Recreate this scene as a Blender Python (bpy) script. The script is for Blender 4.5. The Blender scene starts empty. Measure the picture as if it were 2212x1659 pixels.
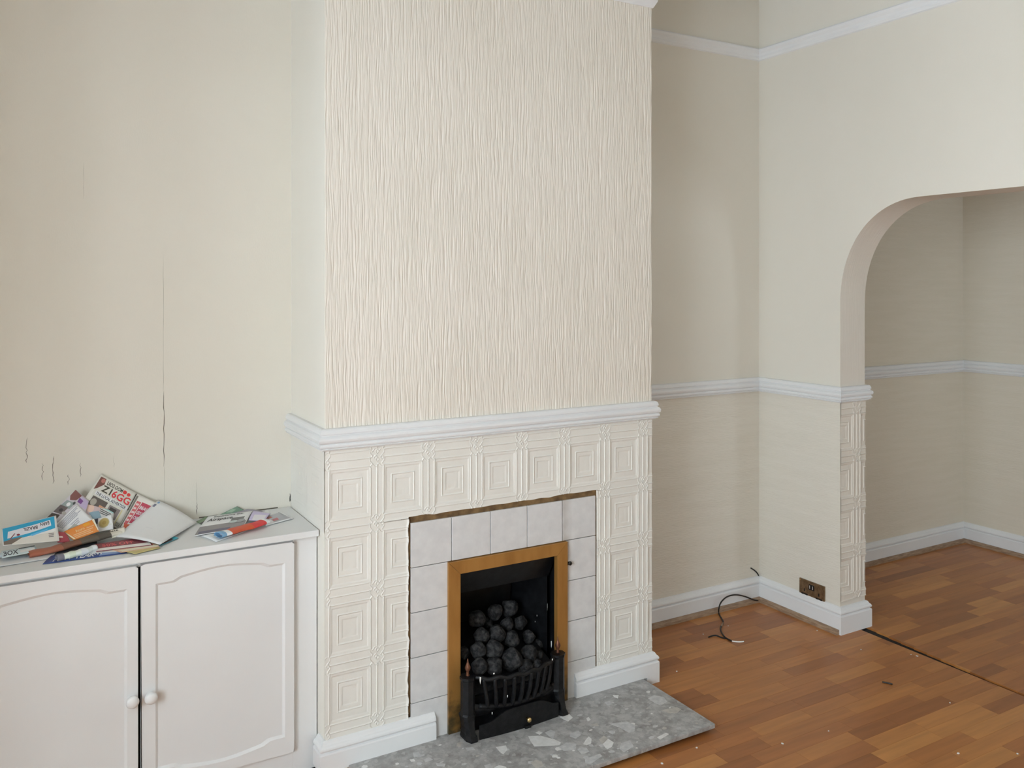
import bpy, bmesh, math, random
import numpy as np
from mathutils import Vector, Matrix

random.seed(7)
rng = np.random.default_rng(7)
SC = bpy.context.scene
COL = SC.collection

# ------------------------------------------------------------------ camera, sky, exposure
F_PX, HOR = 1846.75, 617.36
CAM = Vector((-0.8467, -2.6596, 1.5672))
YAW = 0.52387
cd = bpy.data.cameras.new('camera')
cd.sensor_fit = 'HORIZONTAL'
cd.sensor_width = 36.0
cd.lens = F_PX * 36.0 / 2212.0
cd.shift_y = -(829.5 - HOR) / 2212.0
cd.clip_start = 0.02
cam = bpy.data.objects.new('camera', cd)
COL.objects.link(cam)
cam.location = CAM
cam.rotation_euler = (math.pi / 2, 0, -YAW)
SC.camera = cam

world = bpy.data.worlds.new('overcast_sky')
SC.world = world
world.use_nodes = True
bg = world.node_tree.nodes['Background']
bg.inputs['Color'].default_value = (0.76, 0.89, 1.0, 1)
bg.inputs['Strength'].default_value = 17.5
SC.view_settings.view_transform = 'Standard'
SC.view_settings.look = 'None'
SC.view_settings.exposure = 0.0
SC.view_settings.gamma = 1.0
SC.view_settings.use_curve_mapping = False

# room numbers (metres): chimney front is y = 0, its left edge x = 0, floor z = 0
W = 1.329          # chimney breast width
DL, DR = 0.385, 0.429   # recess depths left / right of the chimney
XR, T = 2.367, 0.168    # arched wall and its thickness
YR = -0.059        # arch jamb
X2, Y2 = 4.190, 0.510   # corner of the room beyond
XL, YB, ZC = -1.62, -4.3, 3.0
XBAY = -2.45                       # back of the bay window
WIN = [(-3.25, -1.02, 0.60, 2.30)]  # window in the left wall: y0, y1, z0, z1
W2 = (3.45, 4.05, 0.95, 2.10)         # unseen window added to brighten the room beyond, in the rear wall: x0, x1, z0, z1


def portal(name, loc, rot, sx, sy):
    l = bpy.data.lights.new(name, 'AREA')
    l.shape = 'RECTANGLE'
    l.size, l.size_y = sx, sy
    l.cycles.is_portal = True
    o = bpy.data.objects.new(name, l)
    COL.objects.link(o)
    o.location = loc
    o.rotation_euler = rot


for (y0, y1, z0, z1) in WIN:
    portal('window_portal', (XBAY - 0.12, (y0 + y1) / 2, (z0 + z1) / 2), (0, -math.pi / 2, 0), z1 - z0, y1 - y0)

portal('window_portal', ((W2[0] + W2[1]) / 2, YB - .1, (W2[2] + W2[3]) / 2), (math.pi / 2, 0, 0), W2[1] - W2[0], W2[3] - W2[2])  # brings sky light through the added rear opening


# ------------------------------------------------------------------ photo pixel -> point
def ray(u, v):
    a = (u - 1106) / F_PX
    b = -(v - HOR) / F_PX
    s, c = math.sin(YAW), math.cos(YAW)
    return Vector((s + a * c, c - a * s, b))


def at(u, v, ax, val):
    d = ray(u, v)
    i = 'xyz'.index(ax)
    return CAM + d * ((val - CAM[i]) / d[i])


def project(p):
    d = Vector(p) - CAM
    s, c = math.sin(YAW), math.cos(YAW)
    w = d.x * s + d.y * c
    if w < 0.05:
        return (-9999, -9999)
    return 1106 + F_PX * (d.x * c - d.y * s) / w, HOR - F_PX * d.z / w


# ------------------------------------------------------------------ materials
def lin(c):
    c = c / 255.0
    return c / 12.92 if c <= 0.04045 else ((c + 0.055) / 1.055) ** 2.4


def N(nt, typ, **kw):
    n = nt.nodes.new(typ)
    for k, v in kw.items():
        setattr(n, k, v)
    return n


def base_mat(name, col, rough=0.6, metal=0.0, spec=0.5):
    m = bpy.data.materials.new(name)
    m.use_nodes = True
    b = m.node_tree.nodes['Principled BSDF']
    b.inputs['Base Color'].default_value = (*col, 1)
    b.inputs['Roughness'].default_value = rough
    b.inputs['Metallic'].default_value = metal
    b.inputs['Specular IOR Level'].default_value = spec
    return m, m.node_tree, b


def noise_col(nt, b, c0, c1, scale=(1, 1, 1), nscale=5.0, detail=4.0, lo=0.35, hi=0.65, coord='Position'):
    L = nt.links
    if coord == 'Position':
        g = N(nt, 'ShaderNodeNewGeometry')
        src = g.outputs['Position']
    else:
        g = N(nt, 'ShaderNodeTexCoord')
        src = g.outputs[coord]
    mp = N(nt, 'ShaderNodeMapping')
    mp.inputs['Scale'].default_value = scale
    L.new(src, mp.inputs['Vector'])
    n = N(nt, 'ShaderNodeTexNoise')
    n.inputs['Scale'].default_value = nscale
    n.inputs['Detail'].default_value = detail
    L.new(mp.outputs[0], n.inputs['Vector'])
    r = N(nt, 'ShaderNodeValToRGB')
    r.color_ramp.elements[0].position = lo
    r.color_ramp.elements[0].color = (*c0, 1)
    r.color_ramp.elements[1].position = hi
    r.color_ramp.elements[1].color = (*c1, 1)
    L.new(n.outputs[0], r.inputs[0])
    if b is not None:
        L.new(r.outputs[0], b.inputs['Base Color'])
    return r, src


def bump(nt, b, src, scale, nscale, strength, dist, detail=3.0):
    L = nt.links
    mp = N(nt, 'ShaderNodeMapping')
    mp.inputs['Scale'].default_value = scale
    L.new(src, mp.inputs['Vector'])
    n = N(nt, 'ShaderNodeTexNoise')
    n.inputs['Scale'].default_value = nscale
    n.inputs['Detail'].default_value = detail
    L.new(mp.outputs[0], n.inputs['Vector'])
    bp = N(nt, 'ShaderNodeBump')
    bp.inputs['Strength'].default_value = strength
    bp.inputs['Distance'].default_value = dist
    L.new(n.outputs[0], bp.inputs['Height'])
    L.new(bp.outputs[0], b.inputs['Normal'])
    return bp


def mk(name, c0, c1, rough, scale=(1, 1, 1), ns=5.0, lo=.35, hi=.65, bsc=None, bn=60., bs=.3, bd=.002, metal=0., spec=.5, detail=4.):
    m, nt, b = base_mat(name, c0, rough, metal, spec)
    r, src = noise_col(nt, b, c0, c1, scale, ns, detail, lo, hi)
    if bsc:
        bump(nt, b, src, bsc, bn, bs, bd)
    return m


M = {}
M['cream'] = mk('magnolia_paint', (.762, .718, .626), (.787, .743, .654), .75, (1, 1, .6), 2.0, bsc=(1, 1, .35), bn=260, bs=.18, bd=.002)
M['cream_streak'] = mk('magnolia_paper_streaked', (.762, .715, .620), (.787, .740, .648), .75, (.5, .5, 6), 7.0, bsc=(6, 6, 60), bn=4.0, bs=.5, bd=.004)
M['side_paint'] = mk('chimney_side_paint', (.85, .812, .728), (.87, .835, .755), .7, (1, 1, .6), 3.0, bsc=(1, 1, 1), bn=200, bs=.12, bd=.002)
M['ridge'] = mk('ridged_wallpaper', (.785, .725, .635), (.81, .75, .665), .7, (1, 1, .3), 6.0, bsc=(300, 300, 12), bn=1.0, bs=.35, bd=.0012)
M['emboss'] = mk('embossed_paper', (.80, .772, .708), (.825, .797, .737), .62, (1, 1, 1), 9.0, bsc=(1, 1, 1), bn=130, bs=.25, bd=.0015)
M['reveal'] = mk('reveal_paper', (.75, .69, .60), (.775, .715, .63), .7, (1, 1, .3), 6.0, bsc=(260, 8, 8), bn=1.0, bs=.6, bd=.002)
M['trim'] = mk('white_gloss', (.80, .80, .80), (.83, .83, .825), .42, (1, 1, 1), 6.0, bsc=(1, 1, 1), bn=70, bs=.08, bd=.002)
M['cab'] = mk('white_satin', (.78, .78, .775), (.81, .81, .80), .5, (1, 1, 1), 2.5, bsc=(1, 1, .4), bn=90, bs=.07, bd=.002)
M['ceil'] = base_mat('ceiling_white', (.68, .67, .65), .9)[0]
M['dark'] = base_mat('dark_gap', (.02, .018, .016), .9)[0]
M['crack'] = base_mat('crack', (.16, .14, .11), .9)[0]
M['gap'] = mk('bare_brown_board', (.10, .055, .022), (.24, .145, .06), .8, (1, 1, 1), 30.0)
M['tile'] = mk('glazed_tile', (.655, .645, .64), (.745, .735, .725), .28, (1, 1, 1), 26.0, lo=.3, hi=.7, detail=8.)


def stain_tile():
    m = M['tile']
    nt = m.node_tree
    b = nt.nodes['Principled BSDF']
    L = nt.links
    old = b.inputs['Base Color'].links[0].from_socket
    g = N(nt, 'ShaderNodeNewGeometry')
    sx = N(nt, 'ShaderNodeSeparateXYZ')
    L.new(g.outputs['Position'], sx.inputs[0])
    mr = N(nt, 'ShaderNodeMapRange')
    for k, v in (('From Min', .915), ('From Max', .948), ('To Min', .62), ('To Max', 0.)):
        mr.inputs[k].default_value = v
    L.new(sx.outputs[0], mr.inputs['Value'])
    on = N(nt, 'ShaderNodeMath', operation='GREATER_THAN')
    L.new(sx.outputs[0], on.inputs[0])
    on.inputs[1].default_value = .9
    n = N(nt, 'ShaderNodeTexNoise')
    n.inputs['Scale'].default_value = 18
    n.inputs['Detail'].default_value = 6
    L.new(g.outputs['Position'], n.inputs['Vector'])
    m1 = N(nt, 'ShaderNodeMath', operation='MULTIPLY')
    L.new(mr.outputs[0], m1.inputs[0])
    L.new(n.outputs[0], m1.inputs[1])
    m2 = N(nt, 'ShaderNodeMath', operation='MULTIPLY')
    L.new(m1.outputs[0], m2.inputs[0])
    L.new(on.outputs[0], m2.inputs[1])
    mx = N(nt, 'ShaderNodeMix', data_type='RGBA')
    L.new(m2.outputs[0], mx.inputs['Factor'])
    L.new(old, mx.inputs['A'])
    mx.inputs['B'].default_value = (.24, .17, .10, 1)
    L.new(mx.outputs['Result'], b.inputs['Base Color'])


stain_tile()
M['black'] = mk('black_metal', (.003, .003, .0035), (.009, .0095, .011), .36, (1, 1, 1), 40.0, bsc=(1, 1, 1), bn=160, bs=.3, bd=.001)
M['iron'] = mk('cast_iron', (.004, .004, .0045), (.011, .011, .012), .42, spec=.28, scale=(1, 1, 1), ns=60.0, bsc=(1, 1, 1), bn=240, bs=.5, bd=.0015)
M['coal'] = mk('ceramic_coal', (.014, .014, .015), (.068, .066, .065), .85, (1, 1, 1), 70.0, lo=.4, hi=.72, bsc=(1, 1, 1), bn=220, bs=.9, bd=.003, spec=.2)
M['copper'] = mk('tarnished_copper', (.10, .04, .022), (.24, .10, .055), .5, (1, 1, 1), 90., metal=.6)
M['knob_brass'] = base_mat('polished_brass', (.75, .55, .25), .2, 1.0)[0]
M['bead'] = mk('brown_beading', (.25, .155, .095), (.40, .275, .18), .6, (3, 3, 20), 8.0)
M['cable'] = base_mat('black_cable', (.012, .009, .008), .45)[0]
M['socket'] = mk('tarnished_brass_plate', (.20, .13, .07), (.32, .215, .125), .4, (1, 1, 1), 60., metal=.7)
M['slot'] = base_mat('black_plastic', (.008, .008, .008), .35)[0]
M['flake'] = base_mat('white_flake', (.8, .78, .74), .7)[0]


def brass_mat():
    m, nt, b = base_mat('brass_frame', (.42, .21, .05), .38, .35)
    L = nt.links
    r, src = noise_col(nt, None, (.36, .17, .042), (.47, .24, .066), (1, 1, .25), 22.0, 5., .3, .7)
    sx = N(nt, 'ShaderNodeSeparateXYZ')
    L.new(src, sx.inputs[0])
    n = N(nt, 'ShaderNodeTexNoise')
    n.inputs['Scale'].default_value = 28.0
    n.inputs['Detail'].default_value = 5.0
    L.new(src, n.inputs['Vector'])
    # tarnish creeping up from the hearth: a stain with its own ragged outline
    a = N(nt, 'ShaderNodeMath', operation='MULTIPLY_ADD')
    L.new(n.outputs[0], a.inputs[0])
    a.inputs[1].default_value = -0.42
    L.new(sx.outputs[2], a.inputs[2])
    mr = N(nt, 'ShaderNodeMapRange')
    mr.inputs['From Min'].default_value = -0.19
    mr.inputs['From Max'].default_value = -0.03
    mr.inputs['To Min'].default_value = 1.0
    mr.inputs['To Max'].default_value = 0.0
    L.new(a.outputs[0], mr.inputs['Value'])
    mx = N(nt, 'ShaderNodeMix', data_type='RGBA')
    L.new(mr.outputs[0], mx.inputs['Factor'])
    L.new(r.outputs[0], mx.inputs['A'])
    mx.inputs['B'].default_value = (.085, .06, .024, 1)
    L.new(mx.outputs['Result'], b.inputs['Base Color'])
    return m


M['brass'] = brass_mat()


def hearth_mat():
    m, nt, b = base_mat('conglomerate_stone', (.3, .3, .29), .55)
    L = nt.links
    g = N(nt, 'ShaderNodeNewGeometry')
    n = N(nt, 'ShaderNodeTexNoise')
    n.inputs['Scale'].default_value = 22
    n.inputs['Detail'].default_value = 10
    n.inputs['Roughness'].default_value = .7
    L.new(g.outputs['Position'], n.inputs['Vector'])
    r = N(nt, 'ShaderNodeValToRGB')
    e = r.color_ramp.elements
    e[0].position, e[0].color = .3, (.235, .218, .20, 1)
    e[1].position, e[1].color = .72, (.56, .545, .525, 1)
    x = e.new(.5)
    x.color = (.36, .35, .338, 1)
    L.new(n.outputs[0], r.inputs[0])
    v = N(nt, 'ShaderNodeTexVoronoi')
    v.inputs['Scale'].default_value = 75
    L.new(g.outputs['Position'], v.inputs['Vector'])
    r2 = N(nt, 'ShaderNodeValToRGB')
    r2.color_ramp.elements[0].position = .78
    r2.color_ramp.elements[0].color = (0, 0, 0, 1)
    r2.color_ramp.elements[1].position = .84
    r2.color_ramp.elements[1].color = (.75, .75, .75, 1)
    s = N(nt, 'ShaderNodeSeparateColor')
    L.new(v.outputs['Color'], s.inputs[0])
    L.new(s.outputs[0], r2.inputs[0])
    mx = N(nt, 'ShaderNodeMix', data_type='RGBA')
    L.new(r2.outputs[0], mx.inputs['Factor'])
    L.new(r.outputs[0], mx.inputs['A'])
    mx.inputs['B'].default_value = (.47, .46, .44, 1)
    L.new(mx.outputs['Result'], b.inputs['Base Color'])
    bump(nt, b, g.outputs['Position'], (1, 1, 1), 90, .3, .002, 6.)
    return m


M['hearth'] = hearth_mat()
M['chip_a'] = mk('stone_chip_white', (.70, .69, .66), (.80, .79, .77), .5, (1, 1, 1), 60.)
M['chip_b'] = mk('stone_chip_grey', (.48, .48, .475), (.60, .595, .58), .55, (1, 1, 1), 60.)
M['chip_c'] = mk('stone_chip_buff', (.43, .405, .365), (.54, .51, .46), .55, (1, 1, 1), 60.)


def plank_mat(name, island):
    m, nt, b = base_mat(name, (.4, .18, .07), .36)
    L = nt.links
    g = N(nt, 'ShaderNodeNewGeometry')
    if island:
        rnd = g.outputs['Random Per Island']
    else:
        rnd = N(nt, 'ShaderNodeObjectInfo').outputs['Random']
    off = N(nt, 'ShaderNodeMath', operation='MULTIPLY')
    L.new(rnd, off.inputs[0])
    off.inputs[1].default_value = 37.0
    cb = N(nt, 'ShaderNodeCombineXYZ')
    for i in range(3):
        L.new(off.outputs[0], cb.inputs[i])
    ad = N(nt, 'ShaderNodeVectorMath', operation='ADD')
    L.new(g.outputs['Position'], ad.inputs[0])
    L.new(cb.outputs[0], ad.inputs[1])
    mp = N(nt, 'ShaderNodeMapping')
    mp.inputs['Scale'].default_value = (2.2, 26, 1)
    L.new(ad.outputs[0], mp.inputs['Vector'])
    n = N(nt, 'ShaderNodeTexNoise')
    n.inputs['Scale'].default_value = 1.6
    n.inputs['Detail'].default_value = 5
    L.new(mp.outputs[0], n.inputs['Vector'])
    r = N(nt, 'ShaderNodeValToRGB')
    e = r.color_ramp.elements
    e[0].position, e[0].color = 0.0, (0.287, 0.102, 0.029, 1)
    e[1].position, e[1].color = 1.0, (0.512, 0.226, 0.064, 1)
    for p, c in ((.22, (0.354, 0.130, 0.036)), (.5, (0.409, 0.159, 0.043)), (.78, (0.451, 0.183, 0.050))):
        q = e.new(p)
        q.color = (*c, 1)
    L.new(rnd, r.inputs[0])
    mr = N(nt, 'ShaderNodeMapRange')
    mr.inputs['From Min'].default_value = .25
    mr.inputs['From Max'].default_value = .75
    mr.inputs['To Min'].default_value = .88
    mr.inputs['To Max'].default_value = 1.24
    L.new(n.outputs[0], mr.inputs['Value'])
    mx = N(nt, 'ShaderNodeVectorMath', operation='SCALE')
    L.new(r.outputs[0], mx.inputs[0])
    L.new(mr.outputs[0], mx.inputs['Scale'])
    L.new(mx.outputs[0], b.inputs['Base Color'])
    return m


M['plank'] = plank_mat('laminate_strip', False)
M['plank_far'] = plank_mat('laminate_strip_joined', True)

_cm = {}


def ink(r, g, b, rough=.5):
    k = (r, g, b)
    if k not in _cm:
        f = .80 / lin(206)
        c = tuple(min(.85, lin(x) * f) for x in k)
        _cm[k] = base_mat('ink_%02x%02x%02x' % k, c, rough)[0]
    return _cm[k]


# ------------------------------------------------------------------ mesh helpers
def mesh_obj(name, verts, faces, mats, parent=None, smooth=False, fm=None):
    me = bpy.data.meshes.new(name)
    me.from_pydata([tuple(v) for v in verts], [], faces)
    for m in (mats if isinstance(mats, (list, tuple)) else [mats]):
        me.materials.append(m)
    if fm is not None:
        me.polygons.foreach_set('material_index', fm)
    if smooth:
        me.polygons.foreach_set('use_smooth', [True] * len(me.polygons))
    me.update()
    o = bpy.data.objects.new(name, me)
    COL.objects.link(o)
    if parent:
        o.parent = parent
    return o


def bm_obj(name, bm, mats, parent=None, smooth=False, bevel=0, seg=2):
    if bevel:
        bmesh.ops.bevel(bm, geom=list(bm.edges), offset=bevel, segments=seg, profile=.6, affect='EDGES', clamp_overlap=True)
    bmesh.ops.recalc_face_normals(bm, faces=list(bm.faces))
    me = bpy.data.meshes.new(name)
    bm.to_mesh(me)
    bm.free()
    for m in (mats if isinstance(mats, (list, tuple)) else [mats]):
        me.materials.append(m)
    if smooth:
        me.polygons.foreach_set('use_smooth', [True] * len(me.polygons))
    o = bpy.data.objects.new(name, me)
    COL.objects.link(o)
    if parent:
        o.parent = parent
    return o


def add_box(bm, x0, x1, y0, y1, z0, z1):
    r = bmesh.ops.create_cube(bm, size=1)
    for v in r['verts']:
        v.co = Vector(((x0 + x1) / 2 + v.co.x * (x1 - x0), (y0 + y1) / 2 + v.co.y * (y1 - y0), (z0 + z1) / 2 + v.co.z * (z1 - z0)))
    return r['verts']


def box(name, x0, x1, y0, y1, z0, z1, mat, parent=None, bevel=0, seg=2):
    bm = bmesh.new()
    add_box(bm, x0, x1, y0, y1, z0, z1)
    return bm_obj(name, bm, mat, parent, bevel=bevel, seg=seg)


def tag(o, label, cat, group=None):
    o['label'] = label
    o['category'] = cat
    if group:
        o['group'] = group
    return o


def struct(o):
    o['kind'] = 'structure'
    return o


def empty(name, loc=(0, 0, 0)):
    o = bpy.data.objects.new(name, None)
    COL.objects.link(o)
    o.empty_display_size = .05
    o.location = loc
    return o


def adopt(child, parent):
    """parent while keeping the child's world-space mesh where it is"""
    child.parent = parent
    child.matrix_parent_inverse = Matrix.Translation(parent.location).inverted()
    return child


def sweep(name, path, prof, mat, parent=None, smooth=False):
    """profile (d, z) swept along a plan polyline; d grows to the right-hand side of travel"""
    P = [Vector((p[0], p[1])) for p in path]
    n = len(P)
    rings = []
    for i in range(n):
        d0 = (P[i] - P[i - 1]).normalized() if i > 0 else None
        d1 = (P[i + 1] - P[i]).normalized() if i < n - 1 else None
        r0 = Vector((d0.y, -d0.x)) if d0 else None
        r1 = Vector((d1.y, -d1.x)) if d1 else None
        if r0 is None:
            m = r1
        elif r1 is None:
            m = r0
        else:
            m = (r0 + r1) / (1 + r0.dot(r1))
        rings.append([(P[i].x + m.x * d, P[i].y + m.y * d, z) for d, z in prof])
    k = len(prof)
    verts = [v for r in rings for v in r]
    faces = []
    for i in range(n - 1):
        for j in range(k):
            a = i * k + j
            b2 = i * k + (j + 1) % k
            faces.append((a, b2, b2 + k, a + k))
    faces.append(tuple(range(k)))
    faces.append(tuple(reversed(range((n - 1) * k, n * k))))
    o = mesh_obj(name, verts, faces, mat, parent, smooth)
    bm = bmesh.new()
    bm.from_mesh(o.data)
    bmesh.ops.recalc_face_normals(bm, faces=list(bm.faces))
    bm.to_mesh(o.data)
    bm.free()
    return o


def tube(name, pts, rad, mat, parent=None, n=10, resample=6):
    pts = [Vector(p) for p in pts]
    if resample > 1 and len(pts) > 2:
        q = []
        for i in range(len(pts) - 1):
            p0 = pts[max(i - 1, 0)]
            p1, p2 = pts[i], pts[i + 1]
            p3 = pts[min(i + 2, len(pts) - 1)]
            for k in range(resample):
                t = k / resample
                q.append(.5 * ((2 * p1) + (p2 - p0) * t + (2 * p0 - 5 * p1 + 4 * p2 - p3) * t * t + (3 * p1 - p0 - 3 * p2 + p3) * t ** 3))
        q.append(pts[-1])
        pts = q
    rs = rad if isinstance(rad, (list, tuple)) else None
    verts, faces = [], []
    up = Vector((0, 0, 1))
    m = len(pts)
    for i, p in enumerate(pts):
        d = (pts[min(i + 1, m - 1)] - pts[max(i - 1, 0)]).normalized()
        a = d.cross(up)
        if a.length < .1:
            a = d.cross(Vector((1, 0, 0)))
        a.normalize()
        b = a.cross(d).normalized()
        r = rad if rs is None else rs[0] + (rs[1] - rs[0]) * i / (m - 1)
        for k in range(n):
            t = 2 * math.pi * k / n
            verts.append(p + a * r * math.cos(t) + b * r * math.sin(t))
    for i in range(m - 1):
        for k in range(n):
            a = i * n + k
            b = i * n + (k + 1) % n
            faces.append((a, b, b + n, a + n))
    faces.append(tuple(reversed(range(n))))
    faces.append(tuple(range((m - 1) * n, m * n)))
    return mesh_obj(name, verts, faces, mat, parent, True)


def lathe(name, prof, mat, parent=None, loc=(0, 0, 0), axis='z', n=20):
    verts, faces = [], []
    for (r, h) in prof:
        for k in range(n):
            t = 2 * math.pi * k / n
            c, s = r * math.cos(t), r * math.sin(t)
            if axis == 'z':
                verts.append((loc[0] + c, loc[1] + s, loc[2] + h))
            else:   # axis -y
                verts.append((loc[0] + c, loc[1] - h, loc[2] + s))
    m = len(prof)
    for i in range(m - 1):
        for k in range(n):
            a = i * n + k
            b = i * n + (k + 1) % n
            faces.append((a, b, b + n, a + n) if axis == 'z' else (b, a, a + n, b + n))
    faces.append(tuple(reversed(range(n))) if axis == 'z' else tuple(range(n)))
    faces.append(tuple(range((m - 1) * n, m * n)) if axis == 'z' else tuple(reversed(range((m - 1) * n, m * n))))
    return mesh_obj(name, verts, faces, mat, parent, True)


def vnoise(x, z, seed):
    """smooth value noise on numpy arrays"""
    tab = np.random.default_rng(seed).random((256, 256))
    xi, zi = np.floor(x).astype(int), np.floor(z).astype(int)
    fx, fz = x - xi, z - zi
    fx = fx * fx * (3 - 2 * fx)
    fz = fz * fz * (3 - 2 * fz)
    g = lambda a, b: tab[a % 256, b % 256]
    return (g(xi, zi) * (1 - fx) + g(xi + 1, zi) * fx) * (1 - fz) + (g(xi, zi + 1) * (1 - fx) + g(xi + 1, zi + 1) * fx) * fz


def grid_faces(nx, nz):
    i = np.arange(nx - 1)[:, None]
    j = np.arange(nz - 1)[None, :]
    a = (i * nz + j).ravel()
    return np.stack([a, a + nz, a + nz + 1, a + 1], 1)


def grid_mesh(name, co, nx, nz, mat):
    f = grid_faces(nx, nz)
    me = bpy.data.meshes.new(name)
    me.vertices.add(nx * nz)
    me.vertices.foreach_set('co', co.astype(np.float32).ravel())
    me.loops.add(len(f) * 4)
    me.loops.foreach_set('vertex_index', f.ravel().astype(np.int32))
    me.polygons.add(len(f))
    me.polygons.foreach_set('loop_start', np.arange(len(f), dtype=np.int32) * 4)
    me.polygons.foreach_set('use_smooth', np.ones(len(f), dtype=bool))
    me.materials.append(mat)
    me.update()
    me.validate()
    return me


# printed strings are turned into meshes in one go, before the scene fills up
STR = ['UIO3.OOM', 'Z1', '6GG', 'THE LOCAL ADVERTISER', 'TYROUS. AV', 'GROUND', 'BEAU', 'NEW YORK TIMES', 'BRAZIL', 'EARN', 'Acorn', 'discount', 'BOX', '466', 'GE',
       'NEW YEAR', 'Experience the.', 'Airspace', 'LAW', '50% OFF', 'OPEN']
TXT = {}
_tmp = []
for s_ in STR:
    cu = bpy.data.curves.new('t', 'FONT')
    cu.body = s_
    cu.resolution_u = 2
    cu.offset = .022
    ob = bpy.data.objects.new('t', cu)
    COL.objects.link(ob)
    _tmp.append((s_, ob, cu))
dg = bpy.context.evaluated_depsgraph_get()
for s_, ob, cu in _tmp:
    me = bpy.data.meshes.new_from_object(ob.evaluated_get(dg))
    vs = [v.co.copy() for v in me.vertices]
    x0, x1 = min(v.x for v in vs), max(v.x for v in vs)
    TXT[s_] = ([((v.x - x0), v.y) for v in vs], [tuple(p.vertices) for p in me.polygons], x1 - x0)
    bpy.data.meshes.remove(me)
for s_, ob, cu in _tmp:
    bpy.data.objects.remove(ob)
    bpy.data.curves.remove(cu)

# ================================================================== SETTING
# ---- floor: screed with laminate strips on it
floor = struct(box('floor', XBAY - .1, X2 + .1, YB, Y2 + .1, -.10, -.009, M['dark']))
SW = 0.065
PX0 = (-0.648) - 60 * SW
unit = bmesh.new()
add_box(unit, 0, 1, 0, 1, 0, 1)
um = bpy.data.meshes.new('plank')
unit.to_mesh(um)
unit.free()
um.materials.append(M['plank'])
cand, rest = [], []
for k in range(0, 80):
    y0 = PX0 + k * SW
    if y0 < YB or y0 > Y2 - .0:
        continue
    y1 = min(y0 + SW, Y2)
    ym = (y0 + y1) / 2
    tp = max(0., min(1., (ym + 1.0) / .95))
    edge_a, edge_b = 2.478, 2.495 + .040 * tp ** 2
    for (xa, xb) in ((XL if y1 > WIN[0][1] or y0 < WIN[0][0] else XBAY, edge_a), (edge_b, X2)):
        if xa < 0 and y1 > DR:
            y1c = DR
        else:
            y1c = y1
        if y1c - y0 < .004:
            continue
        x = xa - random.uniform(0, .3)
        while x < xb:
            ln = random.choice((.2, .26, .3, .33, .4, .44))
            a, b = max(x, xa), min(x + ln, xb)
            x += ln
            if b - a < .01:
                continue
            if a < W and b > 0 and y0 > 0 and xa < 0:     # under the chimney
                if b <= W:
                    continue
                a = max(a, W)
            r = (a, b, y0, y1c)
            best = None
            vis = False
            for (qx, qy) in ((a, y0), (b, y0), (a, y1c), (b, y1c), ((a + b) / 2, ym)):
                pu, pv = project((qx, qy, 0))
                if -5 < pu < 2217 and -5 < pv < 1664 and not (qy > .0 and qx < 1.33) and not (qx < 1.27 and qy > -.43):
                    vis = True
            dd = (Vector(((a + b) / 2, ym, 0)) - CAM).length
            (cand if vis else rest).append((dd, r))
cand.sort(key=lambda t: t[0])
rest += cand[300:]
for dd, (a, b, y0, y1) in cand[:300]:
    o = bpy.data.objects.new('plank', um)
    COL.objects.link(o)
    o.parent = floor
    o.location = (a + .00025, y0 + .00025, -.009)
    o.scale = (b - a - .0005, y1 - y0 - .0005, .009)
vs, fs = [], []
for dd, (a, b, y0, y1) in rest:
    i = len(vs)
    for z in (-.009, 0):
        vs += [(a, y0, z), (b - .0005, y0, z), (b - .0005, y1 - .0005, z), (a, y1 - .0005, z)]
    fs += [(i + 4, i + 5, i + 6, i + 7), (i, i + 1, i + 5, i + 4), (i + 1, i + 2, i + 6, i + 5), (i + 2, i + 3, i + 7, i + 6), (i + 3, i, i + 4, i + 7)]
far = mesh_obj('laminate_strips', vs, fs, M['plank_far'], floor)
far['kind'] = 'stuff'

ceiling = struct(box('ceiling', XL - .3, X2 + .1, YB - .1, Y2 + .1, ZC, ZC + .1, M['ceil']))

# ---- walls
wall_recess = struct(box('wall_recess', XL, 0.0, DL, DL + .12, 0, ZC, M['cream']))
bm = bmesh.new()
add_box(bm, 0, .452, .004, .55, 0, ZC)
add_box(bm, .900, W, .004, .55, 0, ZC)
add_box(bm, .452, .900, .004, .55, .60, ZC)
add_box(bm, .452, .900, .36, .55, 0, .60)
wall_chimney = struct(bm_obj('wall_chimney', bm, M['side_paint']))
wall_alcove = struct(box('wall_alcove', W, XR, DR, DR + .12, 0, ZC, M['cream']))
box('lower_paper', W, XR, DR - .0012, DR, .10, 1.045, M['cream_streak'], wall_alcove)

# left wall opening into a bay window, rear wall
(y0, y1, z0, z1) = WIN[0]
bm = bmesh.new()
add_box(bm, XL - .16, XL, YB, y0, 0, ZC)
add_box(bm, XL - .16, XL, y1, DL + .12, 0, ZC)
add_box(bm, XL - .16, XL, y0, y1, z1 + .1, ZC)
add_box(bm, XBAY - .12, XL - .16, y0 - .12, y0, 0, z1 + .1)
add_box(bm, XBAY - .12, XL - .16, y1, y1 + .12, 0, z1 + .1)
add_box(bm, XBAY - .12, XBAY, y0, y1, 0, z0)
add_box(bm, XBAY - .12, XBAY, y0, y1, z1, z1 + .1)
add_box(bm, XBAY - .12, XL - .16, y0 - .12, y1 + .12, z1 + .1, z1 + .2)
wall_left = struct(bm_obj('wall_left', bm, M['cream']))
bm = bmesh.new()
for yy in (y0, (2 * y0 + y1) / 3 - .02, (y0 + 2 * y1) / 3 - .02, y1 - .05):
    add_box(bm, XBAY - .09, XBAY - .04, yy, yy + .05, z0, z1)
for zz in (z0, z1 - .05):
    add_box(bm, XBAY - .09, XBAY - .04, y0, y1, zz, zz + .05)
window_1 = struct(bm_obj('window_1', bm, M['trim']))
box('window_sill', XBAY - .11, XBAY + .05, y0 + .001, y1 - .001, z0 + .0005, z0 + .025, M['trim'], window_1)
bm = bmesh.new()
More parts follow.
